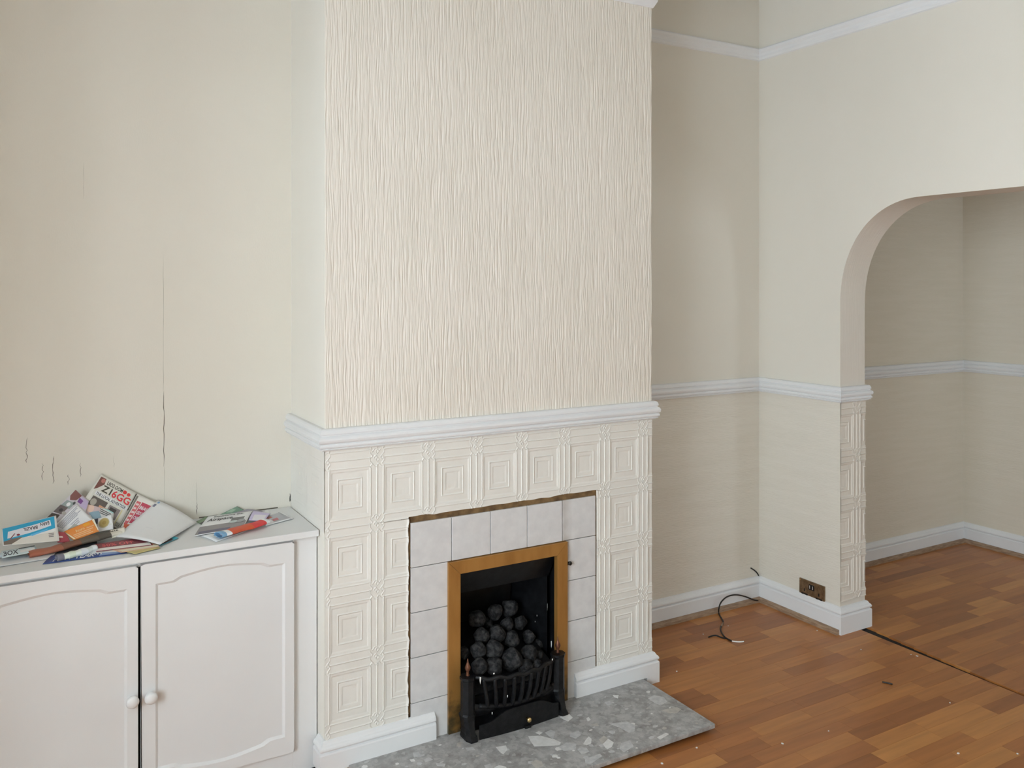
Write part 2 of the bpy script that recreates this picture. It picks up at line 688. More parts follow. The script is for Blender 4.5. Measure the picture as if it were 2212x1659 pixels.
add_box(bm, XL, W2[0], YB - .1, YB, 0, ZC)
add_box(bm, W2[1], X2, YB - .1, YB, 0, ZC)
add_box(bm, W2[0], W2[1], YB - .1, YB, 0, W2[2])
add_box(bm, W2[0], W2[1], YB - .1, YB, W2[3], ZC)
wall_rear = struct(bm_obj('wall_rear', bm, M['cream']))
bm = bmesh.new()
for xx in (W2[0], (W2[0] + W2[1]) / 2 - .025, W2[1] - .05):
    add_box(bm, xx, xx + .05, YB - .08, YB - .03, W2[2], W2[3])
for zz in (W2[2], W2[3] - .05):
    add_box(bm, W2[0], W2[1], YB - .08, YB - .03, zz, zz + .05)
added_window = struct(bm_obj('added_window', bm, M['trim']))  # frame of the unseen opening added to light the far room
bm = bmesh.new()
for yy in (y0, (2 * y0 + y1) / 3 - .02, (y0 + 2 * y1) / 3 - .02, y1 - .05):
    add_box(bm, XL - .11, XL - .06, yy, yy + .05, z0, z1)
for zz in (z0, z1 - .05):
    add_box(bm, XL - .11, XL - .06, y0, y1, zz, zz + .05)
window_1 = struct(bm_obj('window_1', bm, M['trim']))
box('window_sill', XL - .15, XL + .05, y0 - .03, y1 + .03, z0 - .03, z0 - .001, M['trim'], window_1)


# arched wall
def arch_outline(y_end, yr, ztop, zs=1.48, ry=.40):
    yc = 2 * (-1.02) - yr
    e = 2 / 2.15
    left = []
    for i in range(29):
        t = math.pi / 2 * i / 28
        left.append((yr - ry * (1 - math.cos(t) ** e), zs + (ztop - zs) * math.sin(t) ** e))
    right = [(yc + (yr - y), z) for y, z in reversed(left)]
    arc = [(yr, 0)] + left + right + [(yc, 0)]
    out = [(y_end, 0), (y_end, ZC), (YB, ZC), (YB, 0)]
    return out, arc


def arch_wall(name, x0, x1, y_end, ztop, mats, parent=None):
    out, arc = arch_outline(y_end, YR, ztop)
    vs, fs, fm = [], [], []

    def quad(pts, mi=0):
        i = len(vs)
        vs.extend(pts)
        fs.append((i, i + 1, i + 2, i + 3))
        fm.append(mi)
    cols = [((y_end, 0), (YR, 0))] + [(arc[i], arc[i + 1]) for i in range(1, len(arc) - 2)] + [((arc[-1][0], 0), (YB, 0))]
    for (p, q) in cols:
        for x in (x0, x1):
            quad([(x, p[0], p[1]), (x, q[0], q[1]), (x, q[0], ZC), (x, p[0], ZC)])
    for i in range(len(arc) - 1):
        p, q = arc[i], arc[i + 1]
        quad([(x0, p[0], p[1]), (x1, p[0], p[1]), (x1, q[0], q[1]), (x0, q[0], q[1])], 1)
    for y in (y_end, YB):
        quad([(x0, y, 0), (x1, y, 0), (x1, y, ZC), (x0, y, ZC)])
    return mesh_obj(name, vs, fs, mats, parent, False, fm)


wall_right = struct(arch_wall('wall_right', XR, XR + T, Y2 + .02, 1.935, [M['cream'], M['reveal']]))
box('lower_paper', XR - .0012, XR, YR, DR, .10, 1.045, M['cream_streak'], wall_right)

M['far_shaded'] = mk('magnolia_paper_far_shaded', (.75, .685, .565), (.775, .71, .595), .75, (.5, .5, 6), 7.0, bsc=(6, 6, 60), bn=4.0, bs=.4, bd=.004)  # same magnolia paper, with the far room's warm, dimmer light tinted into it
wall_far = struct(box('wall_far', XR + T, X2, Y2, Y2 + .1, 0, ZC, M['far_shaded']))
wall_beyond = struct(box('wall_beyond', X2, X2 + .1, YB, Y2 + .1, 0, ZC, M['far_shaded']))

# ---- mouldings
DADO = [(0, 1.111), (.012, 1.111), (.0165, 1.1075), (.0195, 1.101), (.0202, 1.0945), (.0168, 1.0905), (.0165, 1.0885), (.0215, 1.0862), (.0258, 1.0815),
        (.0270, 1.0755), (.0250, 1.0685), (.0195, 1.0640), (.0188, 1.0625), (.0222, 1.0608), (.0240, 1.0565), (.0228, 1.0518), (.0180, 1.0492),
        (.0172, 1.0482), (.0195, 1.0465), (.0185, 1.0446), (.0125, 1.0436), (.0125, 1.0424), (.010, 1.040), (0, 1.040)]
SKIRT = [(0, .118), (.004, .118), (.009, .1155), (.0125, .109), (.0145, .106), (.0175, .104), (.0210, .0985), (.0218, .0935), (.0200, .0890), (.0152, .0866),
         (.0150, .0850), (.0205, .0828), (.0222, .0785), (.0222, 0.0), (0, 0.0)]
PIC = [(0, 2.748), (.018, 2.748), (.022, 2.742), (.020, 2.732), (.013, 2.722), (.010, 2.712), (.011, 2.704), (.007, 2.694), (0, 2.690)]

trim_1 = struct(sweep('trim_1', [(0, DL), (0, 0), (W, 0), (W, DR)], DADO, M['trim']))
trim_2 = struct(sweep('trim_2', [(W, DR), (XR, DR), (XR, YR), (XR + T, YR), (XR + T, Y2), (X2, Y2), (X2, -3.2)], DADO, M['trim']))
trim_3 = struct(sweep('trim_3', [(W, DR), (XR, DR), (XR, YB)], PIC, M['trim']))
PC = [(0, 2.80), (.030, 2.80), (.032, 2.778), (.022, 2.765), (.016, 2.748), (.016, 2.730), (.020, 2.712), (.018, 2.694), (.008, 2.674), (.004, 2.668), (0, 2.668)]
trim_4 = struct(sweep('trim_4', [(0, DL), (0, 0), (W, 0), (W, DR)], PC, M['trim']))

lift = lambda pr, z: [(d, max(zz, z)) for d, zz in pr]
baseboard_left = struct(sweep('baseboard_left', [(0, .052), (0, 0), (.381, 0)], lift(SKIRT, .024), M['trim']))
bb = sweep('baseboard_front', [(.955, 0), (1.290, 0)], lift(SKIRT, .030), M['trim'])
baseboard_front = struct(bb)
baseboard_right = struct(sweep('baseboard_right', [(1.290, 0), (W, 0), (W, DR)], SKIRT, M['trim']))
baseboard_alcove = struct(sweep('baseboard_alcove', [(W, DR), (XR, DR), (XR, YR), (XR + T, YR), (XR + T, Y2), (X2, Y2), (X2, -3.2)], SKIRT, M['trim']))
BEAD = [(.0222, .0225), (.026, .0222), (.033, .0185), (.0372, .012), (.0385, 0), (.0222, 0)]
trim_5 = struct(sweep('trim_5', [(W + .02, DR), (XR - .012, DR)], BEAD, M['bead']))
trim_6 = struct(sweep('trim_6', [(XR, DR - .02), (XR, YR - .012)], BEAD, M['bead']))
trim_7 = struct(sweep('trim_7', [(XR + T + .02, Y2), (X2, Y2), (X2, -3.2)], BEAD, M['bead']))

# ---- ridged wallpaper on the chimney breast (real relief)
nx, nz = 1180, 170
xs = np.linspace(0, W, nx)
zs = np.linspace(1.100, 2.70, nz)
X, Z = np.meshgrid(xs, zs, indexing='ij')
wob = .0035 * (vnoise(X * 30, Z * 22, 3) - .5) + .0016 * (vnoise(X * 60, Z * 60, 4) - .5)
h = .80 * vnoise((X + wob) / .0040, Z / .10, 11) + .45 * vnoise((X + wob) / .0028, Z / .045, 13)
h = np.abs(h - .62) * -1
amp = .0056
Y = -(h + .35) * amp - .0004
Y[0, :] = Y[-1, :] = .003
co = np.stack([X, Y, Z], -1).reshape(-1, 3)
o = bpy.data.objects.new('ridged_wallpaper', grid_mesh('ridged_wallpaper', co, nx, nz, M['ridge']))
COL.objects.link(o)
o.parent = wall_chimney

# ---- embossed squares below the mantel rail: one piece per printed repeat
HX, HZ = .09225, .1085


def emboss_h(a, b, A, B):
    """relief height for normalised |offsets| a, b; A, B signed"""
    g = lambda d, s: np.exp(-(d / s) ** 2)
    # weave at the crossings
    inx = np.clip((a - .70) / .05, 0, 1)
    inz = np.clip((b - .70) / .05, 0, 1)
    wz = .055 * np.sin((B - np.sign(B) * .88) * 2 * np.pi / .25) * inx * inz
    wx = .055 * np.sin((A - np.sign(A) * .88) * 2 * np.pi / .25) * inx * inz
    h = np.zeros_like(a)
    for p in (.755, 1.0):
        h = np.maximum(h, g(a + wz - p, .0145) * np.where(b < .70, 1, .8))
        h = np.maximum(h, .85 * g(b + wx - p, .0140))
    h = h * 1.0
    r = np.maximum(a, b * 1.0)
    h = h - .75 / (1 + np.exp((r - .655) / .007))            # sunk panel
    h = h + 1.0 * g(r - .436, .0125)                           # ring
    h = h - .25 * g(r - .395, .014)
    h = h - .55 / (1 + np.exp((r - .272) / .007))             # sunk middle
    return h


def cell_mesh(xlo, xhi, zlo, zhi, depth=.0029, left=None, right=None, bottom=None, n=1.25, base=.0034, mat='emboss'):
    """patch of one repeat, local to its centre; left/right/bottom: ragged cut edges (callables)"""
    nx = max(4, int((xhi - xlo) * 1000 / n) + 1)
    nz = max(4, int((zhi - zlo) * 1000 / n) + 1)
    u = np.linspace(0, 1, nx)[:, None]
    v = np.linspace(0, 1, nz)[None, :]
    zz = zlo + (zhi - zlo) * v + 0 * u
    xx = xlo + (xhi - xlo) * u + 0 * v
    curl = np.zeros_like(xx)
    if right is not None:
        xr_ = right(zz)
        xx = xlo + (xr_ - xlo) * u
        curl += .0042 * np.exp(-((xr_ - xx) / .0045) ** 2)
    if left is not None:
        xl_ = left(zz)
        xx = xl_ + (xhi - xl_) * u
        curl += .0008 * np.exp(-((xx - xl_) / .006) ** 2)
    if bottom is not None:
        zb = bottom(xx)
        zz = zb + (zhi - zb) * v
        curl += .0015 * np.exp(-((zz - zb) / .005) ** 2)
    A, B = xx / HX, zz / HZ
    hh = emboss_h(np.abs(A), np.abs(B), A, B) * depth
    hh = hh * (.8 + .4 * vnoise(xx * 60 + 50, zz * 60 + 50, 21)) + .0005 * (vnoise(xx * 45 + 90, zz * 45 + 90, 22) - .5)
    yy = -(hh + curl) - base
    if right is not None:
        yy[-1, :] = .003
    if left is not None:
        yy[0, :] = .003
    if bottom is not None:
        yy[:, 0] = .003
    return grid_mesh('embossed_square', np.stack([xx, yy, zz], -1).reshape(-1, 3), nx, nz, M[mat])


FULL = cell_mesh(-HX, HX, -HZ, HZ)
GX0, GX1, GZ = .2865, 1.0625, .7775     # ragged edge of the paper round the tiles
rag = lambda s, w: (lambda t: (vnoise(t * 55 + s, t * 0 + .5, 31) - .5) * w)


def put_cell(me, cx, cz, parent, rot=0, off=(0, 0), name='embossed_square'):
    o = bpy.data.objects.new(name, me)
    COL.objects.link(o)
    o.parent = parent
    o.location = (cx, off[1], cz) if rot == 0 else (off[0], cx, cz)
    if rot:
        o.rotation_euler = (0, 0, rot)
    return o


CX = [.083 + .1845 * i for i in range(8)]
CZ = [.895 - .217 * i for i in range(5)]
for i, cx in enumerate(CX):
    for j, cz in enumerate([CZ[0] + .217] + CZ):
        xlo, xhi = max(-HX, 0 - cx), min(HX, W - cx)
        zlo, zhi = max(-HZ, .09 - cz), min(HZ, 1.0436 - cz)
        if zhi - zlo < .004 or xhi - xlo < .004:
            continue
        kw = {}
        top = cz + zlo > GZ - .02          # rows above the tiles
        if not top:
            if cx + xlo >= GX0 and cx + xhi <= GX1:
                continue
            if cx - HX < GX0 < cx + HX:
                e = GX0 - cx
                kw['right'] = (lambda e, cz: (lambda t: e + (vnoise((t + cz) * 45 + 5, t * 0 + .5, 31) - .5) * .006))(e, cz)
            elif cx - HX < GX1 < cx + HX:
                e = GX1 - cx
                kw['left'] = (lambda e, cz: (lambda t: e + (vnoise((t + cz) * 30 + 9, t * 0 + .5, 32) - .5) * .0015))(e, cz)
        elif cz == CZ[0] and GX0 - .05 < cx < GX1 + .05 and GX0 < cx + xhi and cx + xlo < GX1:
            e = GZ - cz

            def fb(t, e=e, cx=cx, zlo=zlo):
                w = e + (vnoise((t + cx) * 26 + 3, t * 0 + .5, 33) - .3) * .011
                out = ((t + cx) < GX0) | ((t + cx) > GX1)
                return np.where(out, zlo, np.maximum(w, zlo))
            if e < zlo:
                kw['bottom'] = (lambda zlo, cx: (lambda t: np.where(((t + cx) < GX0) | ((t + cx) > GX1), zlo, zlo + (vnoise((t + cx) * 26 + 3, t * 0 + .5, 33)) * .006)))(zlo, cx)
            else:
                kw['bottom'] = fb
        if not kw and abs(xlo + HX) < 1e-6 and abs(xhi - HX) < 1e-6 and abs(zlo + HZ) < 1e-6 and abs(zhi - HZ) < 1e-6:
            me = FULL
        else:
            me = cell_mesh(xlo, xhi, zlo, zhi, **kw)
        put_cell(me, cx, cz, wall_chimney)
# chimney's left cheek, above the worktop
for i, cy in enumerate((.095, .2795)):
    me = cell_mesh(-.105 if i else -HX, HX if i else .0945, -.118, .1486, depth=.0009, base=.0014)
    put_cell(me, cy, CZ[0], wall_chimney, rot=-math.pi / 2, off=(0, 0))
# arch jamb
for k, cx in enumerate((XR + .0125, XR + .197)):
    for cz in [1.12] + [.903 - .217 * i for i in range(4)]:
        xlo, xhi = max(-HX, XR - cx), min(HX, XR + T - cx)
        zlo, zhi = max(-HZ, .10 - cz), min(HZ, 1.0436 - cz)
        if zhi - zlo < .004 or xhi - xlo < .004:
            continue
        o = put_cell(cell_mesh(xlo, xhi, zlo, zhi, depth=.0042, base=.0052, mat='reveal'), cx, cz, wall_right)
        o.location.y = YR

# ---- bare board and tiles round the fire
board = bm = bmesh.new()
add_box(bm, .262, .4535, .0024, .004, .02, .80)
add_box(bm, .8985, 1.085, .0024, .004, .02, .80)
add_box(bm, .4535, .8985, .0024, .004, .60, .80)
bm_obj('bare_board', bm, M['gap'], wall_chimney)
TX0, TZ0, TP = .2945, .7710, .152


def tile(x0, x1, z0, z1):
    bm = bmesh.new()
    add_box(bm, x0, x1, -.0062 + random.uniform(-.0006, .0006), .0022, z0, z1)
    bm_obj('tile', bm, M['tile'], wall_chimney, bevel=.0016, seg=2)


g = .0012
for i in range(5):
    tile(TX0 + i * TP + g, TX0 + (i + 1) * TP - g, TZ0 - TP + g, TZ0 - g)
for r in range(1, 6):
    zt, zb = TZ0 - r * TP - g, max(TZ0 - (r + 1) * TP + g, .026)
    if zt - zb < .004:
        continue
    tile(TX0 + g, .4345, zb, zt)
    tile(.914, TX0 + 5 * TP - g, zb, zt)


# ---- cracks and blemishes
def crack(name, pts, wid, parent, plane='y', mat=None):
    vs, fs = [], []
    n = len(pts)
    for i, (a, z) in enumerate(pts):
        w = wid * random.uniform(.4, 1.0) * (0.25 if i in (0, n - 1) else 1)
        for s in (-1, 1):
            vs.append((a + s * w / 2, DL - .0006, z) if plane == 'y' else (.0, a + s * w / 2, z))
    for i in range(n - 1):
        fs.append((2 * i, 2 * i + 1, 2 * i + 3, 2 * i + 2))
    return mesh_obj(name, vs, fs, mat or M['crack'], parent)


def crack_px(u, v0, v1, wid, amp=1.5, n=10, mat=None):
    pts = []
    for i in range(n + 1):
        v = v0 + (v1 - v0) * i / n
        p = at(u + random.uniform(-amp, amp), v, 'y', DL)
        pts.append((p.x, p.z))
    crack('crack', pts, wid, wall_recess, mat=mat)


M['faint'] = base_mat('faint_crack', (.52, .49, .41), .9)[0]
crack_px(354, 845, 1008, .0022, .8, 14)
crack_px(353, 545, 845, .0014, .8, 12, M['faint'])
crack_px(355, 1008, 1085, .0016, .8, 8, M['faint'])
crack_px(425, 1085, 1112, .0026, 1.0, 6)
crack_px(425, 1040, 1085, .0016, 1.0, 6, M['faint'])
crack_px(57, 945, 1000, .0022, 2.0, 10)
crack_px(92, 1000, 1038, .0016, 2.0, 8)
crack_px(115, 985, 1045, .0020, 2.2, 10)
crack_px(148, 1025, 1048, .0018, 2, 6)
crack_px(174, 1000, 1030, .0018, 2, 6)
crack_px(246, 985, 1010, .0012, 1.5, 6, M['faint'])
crack_px(181, 350, 430, .0012, .6, 6, M['faint'])
crack_px(626, 1066, 1084, .0042, 1.0, 5, M['dark'])
# broken filler line where the worktop meets the wall
pts = [(430, 1113), (470, 1109), (478, 1108), (520, 1104), (536, 1102), (556, 1100), (600, 1094), (612, 1093)]
for a, b in ((0, 1), (2, 3), (4, 5), (5, 6)):
    p, q = at(*pts[a], 'y', DL), at(*pts[b], 'y', DL)
    box('crack', p.x, q.x, DL - .0012, DL, .7782, .7782 + .0035, M['crack'], wall_recess)

# ================================================================== CUPBOARD IN THE RECESS
cab = empty('alcove_cupboard', (-.75, .22, 0))
tag(cab, 'white painted built-in cupboard with two arched-panel doors beside the chimney breast', 'cupboard')
YF = .072
bm = bmesh.new()
add_box(bm, XL + .004, -1.04, YF, YF + .018, .0, .757)
add_box(bm, -.082, -.0035, YF, YF + .018, .0, .757)
add_box(bm, -1.04, -.082, YF, YF + .018, .0, .07)
add_box(bm, -1.04, -.082, YF, YF + .018, .738, .757)
add_box(bm, -.5475, -.5455, YF + .004, YF + .018, .07, .738)
adopt(bm_obj('face_frame', bm, M['cab'], bevel=.001, seg=1), cab)
adopt(box('body', XL + .004, -.0035, YF + .019, DL - .002, .0, .757, M['dark']), cab)


def door(x0, x1, z0, z1, knob_x):
    y0, y1 = YF - .018, YF - .0005
    px0, px1, pz0, pz1 = x0 + .040, x1 - .029, z0 + .055, z1 - .062
    w = px1 - px0

    def edge(n=40):
        top = []
        for i in range(n + 1):
            t = i / n
            s = min(t, 1 - t)
            if s < .11:
                d = 0.0
            elif s < .19:
                q = (s - .11) / .08
                d = .012 * (q * q * (3 - 2 * q))
            else:
                q = (s - .19) / .31
                d = .012 + .012 * math.sin(q * math.pi / 2)
            top.append((px0 + w * t, pz1 + d))
        return top
    top = edge()
    bot = [(x, pz0 - (z - pz1)) for x, z in reversed(top)]
    loop = top + bot
    bm = bmesh.new()
    cx, cz = (x0 + x1) / 2, (z0 + z1) / 2

    def outer(x, z):
        k = max(abs(x - cx) / ((x1 - x0) / 2), abs(z - cz) / ((z1 - z0) / 2))
        return (cx + (x - cx) / k, cz + (z - cz) / k)
    n = len(loop)
    O1, P1, P2 = [], [], []
    for (x, z) in loop:
        ox, oz = outer(x, z)
        O1.append(bm.verts.new((ox, y0, oz)))
        P1.append(bm.verts.new((x, y0, z)))
        f = .0075
        P2.append(bm.verts.new((x + (f if x < cx else -f) * min(1, abs(x - cx) / .05), y0 + .0055, z + (f if z < cz else -f))))
    for i in range(n):
        j = (i + 1) % n
        bm.faces.new((O1[i], O1[j], P1[j], P1[i]))
        bm.faces.new((P1[i], P1[j], P2[j], P2[i]))
    bm.faces.new(P2)
    # sides and back
    c = [bm.verts.new((a, y, b)) for y in (y0, y1) for a, b in ((x0, z0), (x1, z0), (x1, z1), (x0, z1))]
    for i in range(4):
        j = (i + 1) % 4
        bm.faces.new((c[i], c[j], c[4 + j], c[4 + i]))
    bm.faces.new(c[4:])
    d = adopt(bm_obj('door', bm, M['cab']), cab)
    # corner fillers so the front is closed at the four corners
    k = lathe('knob', [(.0085, 0), (.0078, .006), (.0075, .011), (.0135, .015), (.0176, .020), (.0182, .0245), (.0160, .030), (.0100, .0335), (.002, .0348)], M['trim'], None, (knob_x, y0, .362), axis='-y')
    k.parent = d
    return d


door(-.535, -.083, .078, .7490, -.510)
door(-1.000, -.5425, .078, .7470, -.560)

worktop = tag(box('worktop', XL + .002, -.004, .046, DL - .001, .7575, .778, M['cab'], bevel=.002), 'white painted cupboard worktop strewn with junk mail in the left recess', 'worktop')

# ================================================================== FIREPLACE
hearth = bm_obj('hearth_slab', (lambda b: (add_box(b, .072, 1.272, -.418, .0, .0145, .0295), b)[1])(bmesh.new()), M['hearth'], bevel=.002)
tag(hearth, 'grey conglomerate stone hearth slab with pale chips in front of the fire', 'hearth')
adopt(box('mortar_bed', .095, 1.245, -.385, -.003, .0004, .0147, M['dark']), hearth)


def chip(pts, mat, z=.0296, hgt=.0005):
    n = len(pts)
    vs = [(x, y, z + hgt) for x, y in pts] + [(x, y, z - .001) for x, y in pts]
    fs = [tuple(range(n))] + [(i, i + n, (i + 1) % n + n, (i + 1) % n) for i in range(n)]
    o = mesh_obj('stone_chip', vs, fs, mat, hearth)
    bm = bmesh.new()
    bm.from_mesh(o.data)
    bmesh.ops.recalc_face_normals(bm, faces=list(bm.faces))
    bm.to_mesh(o.data)
    bm.free()


def chip_px(px, mat):
    chip([tuple(at(u, v, 'z', .0298).xy) for u, v in px], mat)


z8 = lambda L: [(1120 + x / 6.144, 1420 + y / 6.144) for x, y in L]
z7 = lambda L: [(760 + x / 5.53, 1480 + y / 5.53) for x, y in L]
used = []
for L, m in (([(130, 1045), (290, 1040), (480, 1090), (565, 1130), (540, 1165), (210, 1180), (160, 1110)], 'chip_a'),
             ([(930, 1050), (970, 1080), (965, 1140), (910, 1165), (860, 1150), (890, 1100)], 'chip_a'),
             ([(1120, 1150), (1190, 1080), (1265, 1130), (1240, 1185), (1180, 1220), (1150, 1195)], 'chip_a'),
             ([(1070, 1090), (1130, 1040), (1190, 1075), (1110, 1150)], 'chip_c'),
             ([(545, 790), (670, 750), (720, 800), (660, 850), (610, 830)], 'chip_a'),
             ([(1200, 880), (1440, 855), (1550, 900), (1540, 980), (1470, 1000), (1340, 930)], 'chip_b'),
             ([(1840, 1060), (1960, 1000), (1995, 1020), (1880, 1090)], 'chip_a'),
             ([(1720, 545), (1800, 500), (1930, 530), (1975, 590), (1890, 635), (1800, 600)], 'chip_b'),
             ([(690, 1010), (800, 975), (830, 1030), (760, 1075), (680, 1050)], 'chip_b'),
             ([(530, 1190), (640, 1130), (770, 1150), (740, 1230), (600, 1240)], 'chip_b'),
             ([(880, 1350), (1080, 1280), (1110, 1310), (950, 1420), (890, 1400)], 'chip_b'),
             ([(1250, 500), (1330, 500), (1320, 545), (1270, 530)], 'chip_a'),
             ([(900, 810), (930, 790), (960, 830), (920, 850)], 'chip_a'),
             ([(225, 1000), (270, 980), (320, 1000), (280, 1025)], 'chip_a'),
             ([(350, 1000), (430, 960), (490, 990), (460, 1080), (400, 1040)], 'chip_b'),
             ([(160, 1400), (230, 1360), (310, 1380), (330, 1440), (230, 1469)], 'chip_c'),
             ([(1900, 700), (2100, 660), (2160, 690), (2100, 740), (1990, 740)], 'chip_c'),
             ([(1140, 600), (1210, 580), (1235, 620), (1190, 640)], 'chip_b'),
             ([(960, 890), (1040, 870), (1070, 910), (1000, 915)], 'chip_c'),
             ([(1360, 1140), (1480, 1100), (1530, 1180), (1400, 1260), (1340, 1210)], 'chip_b'),
             ([(780, 1215), (900, 1200), (940, 1250), (840, 1290)], 'chip_b')):
    chip_px(z8(L), M[m])
for L, m in (([(1720, 740), (1840, 720), (1860, 770), (1810, 825), (1770, 800)], 'chip_a'),
             ([(690, 890), (740, 880), (760, 910), (710, 915)], 'chip_a'),
             ([(860, 890), (920, 860), (970, 890), (880, 920)], 'chip_b'),
             ([(1000, 930), (1120, 940), (1110, 970), (1020, 965)], 'chip_b'),
             ([(1700, 985), (1760, 955), (1840, 975), (1850, 990)], 'chip_a'),
             ([(1260, 690), (1310, 680), (1300, 740), (1250, 730)], 'chip_c'),
             ([(1580, 960), (1650, 940), (1680, 990), (1600, 990)], 'chip_b'),
             ([(1360, 750), (1450, 740), (1470, 770), (1380, 780)], 'chip_b'),
             ([(730, 810), (800, 800), (830, 850), (740, 860)], 'chip_b')):
    chip_px(z7(L), M[m])
for k in range(130):
    x, y = random.uniform(.09, 1.255), random.uniform(-.41, -.03)
    if .44 < x < .91 and y > -.11:
        continue
    r = random.choice((.004, .005, .006, .008, .010, .013))
    n = random.randint(5, 7)
    a0 = random.uniform(0, 6.28)
    st = random.uniform(.5, 1.)
    pts = []
    for i in range(n):
        t = a0 + 2 * math.pi * i / n
        q = r * random.uniform(.65, 1.15)
        pts.append((x + q * math.cos(t), y + q * st * math.sin(t)))
    if all(.076 < p[0] < 1.268 and -.414 < p[1] < -.024 for p in pts):
        chip(pts, M[random.choice(('chip_a', 'chip_b', 'chip_b', 'chip_c', 'chip_b'))], hgt=.00022 + k * 1.5e-6)

# firebox
fbx = empty('firebox', (.675, .1, .03))
tag(fbx, 'black metal gas firebox set into the tiled opening', 'firebox')


def part(o, root):
    return adopt(o, root)


bm = bmesh.new()
add_box(bm, .4535, .4555, .006, .33, .030, .598)
add_box(bm, .8965, .8985, .006, .33, .030, .598)
add_box(bm, .4535, .8985, .006, .33, .596, .598)
add_box(bm, .4535, .8985, .328, .33, .030, .598)
add_box(bm, .4535, .8985, .006, .33, .030, .032)
part(bm_obj('shell', bm, M['black']), fbx)


def slab(name, quad, th, mat, root):
    q = [Vector(p) for p in quad]
    n = (q[1] - q[0]).cross(q[3] - q[0]).normalized() * th
    vs = q + [p + n for p in q]
    fs = [(0, 1, 2, 3), (7, 6, 5, 4), (0, 4, 5, 1), (1, 5, 6, 2), (2, 6, 7, 3), (3, 7, 4, 0)]
    o = mesh_obj(name, vs, fs, mat)
    bm = bmesh.new()
    bm.from_mesh(o.data)
    bmesh.ops.recalc_face_normals(bm, faces=list(bm.faces))
    bm.to_mesh(o.data)
    bm.free()
    return part(o, root)


slab('hood', [(.458, .010, .585), (.893, .010, .585), (.880, .055, .478), (.470, .055, .478)], .002, M['black'], fbx)
slab('side_panel', [(.872, .052, .033), (.872, .052, .50), (.812, .26, .50), (.812, .26, .033)], .002, M['black'], fbx)
slab('side_panel', [(.478, .052, .033), (.478, .052, .50), (.538, .26, .50), (.538, .26, .033)], -.002, M['black'], fbx)
slab('back_panel', [(.540, .262, .033), (.810, .262, .033), (.810, .20, .55), (.540, .20, .55)], -.002, M['black'], fbx)
slab('burner_bed', [(.484, -.045, .158), (.866, -.045, .158), (.815, .235, .300), (.535, .235, .300)], -.01, M['iron'], fbx)
slab('burner_front', [(.484, -.040, .034), (.866, -.040, .034), (.866, -.045, .150), (.484, -.045, .150)], -.01, M['iron'], fbx)

# brass frame (mitred)
frame = empty('fire_surround', (.6745, -.01, .03))
tag(frame, 'tarnished brass fire surround strip framing the black firebox opening', 'fire surround')
FX0, FX1, FZ1, FW = .4300, .9190, .6180, .0455


def prism(name, poly, y0, y1, mat, root, bev=.0015):
    bm = bmesh.new()
    A = [bm.verts.new((x, y0, z)) for x, z in poly]
    B = [bm.verts.new((x, y1, z)) for x, z in poly]
    bm.faces.new(A)
    bm.faces.new(list(reversed(B)))
    n = len(poly)
    for i in range(n):
        bm.faces.new((A[i], B[i], B[(i + 1) % n], A[(i + 1) % n]))
    return part(bm_obj(name, bm, mat, bevel=bev, seg=2), root)


e_ = .0004
prism('frame_side', [(FX0, .0296), (FX0 + FW, .0296), (FX0 + FW, FZ1 - FW - e_), (FX0, FZ1 - e_)], -.017, .006, M['brass'], frame)
prism('frame_side', [(FX1 - FW, .0296), (FX1, .0296), (FX1, FZ1 - e_), (FX1 - FW, FZ1 - FW - e_)], -.017, .006, M['brass'], frame)
prism('frame_top', [(FX0, FZ1), (FX0 + FW, FZ1 - FW), (FX1 - FW, FZ1 - FW), (FX1, FZ1)], -.017, .006, M['brass'], frame)
hk = at(1233, 1217, 'y', -.02)
part(lathe('side_screw', [(.003, 0), (.003, .008), (.0075, .009), (.0075, .014), (.002, .015)], M['slot'], None, (hk.x - .002, -.007, hk.z), axis='-y'), frame)
part(tube('screw_stem', [(FX1 - .001, -.006, hk.z - .012), (FX1 + .003, -.010, hk.z - .006), (hk.x - .003, -.012, hk.z - .001)], .0028, M['slot']), frame)

# cast iron fret
fret = empty('fire_fret', (.672, -.06, .0296))
tag(fret, 'black cast iron fret with bowed bars and copper spear finials on the hearth', 'fire fret')


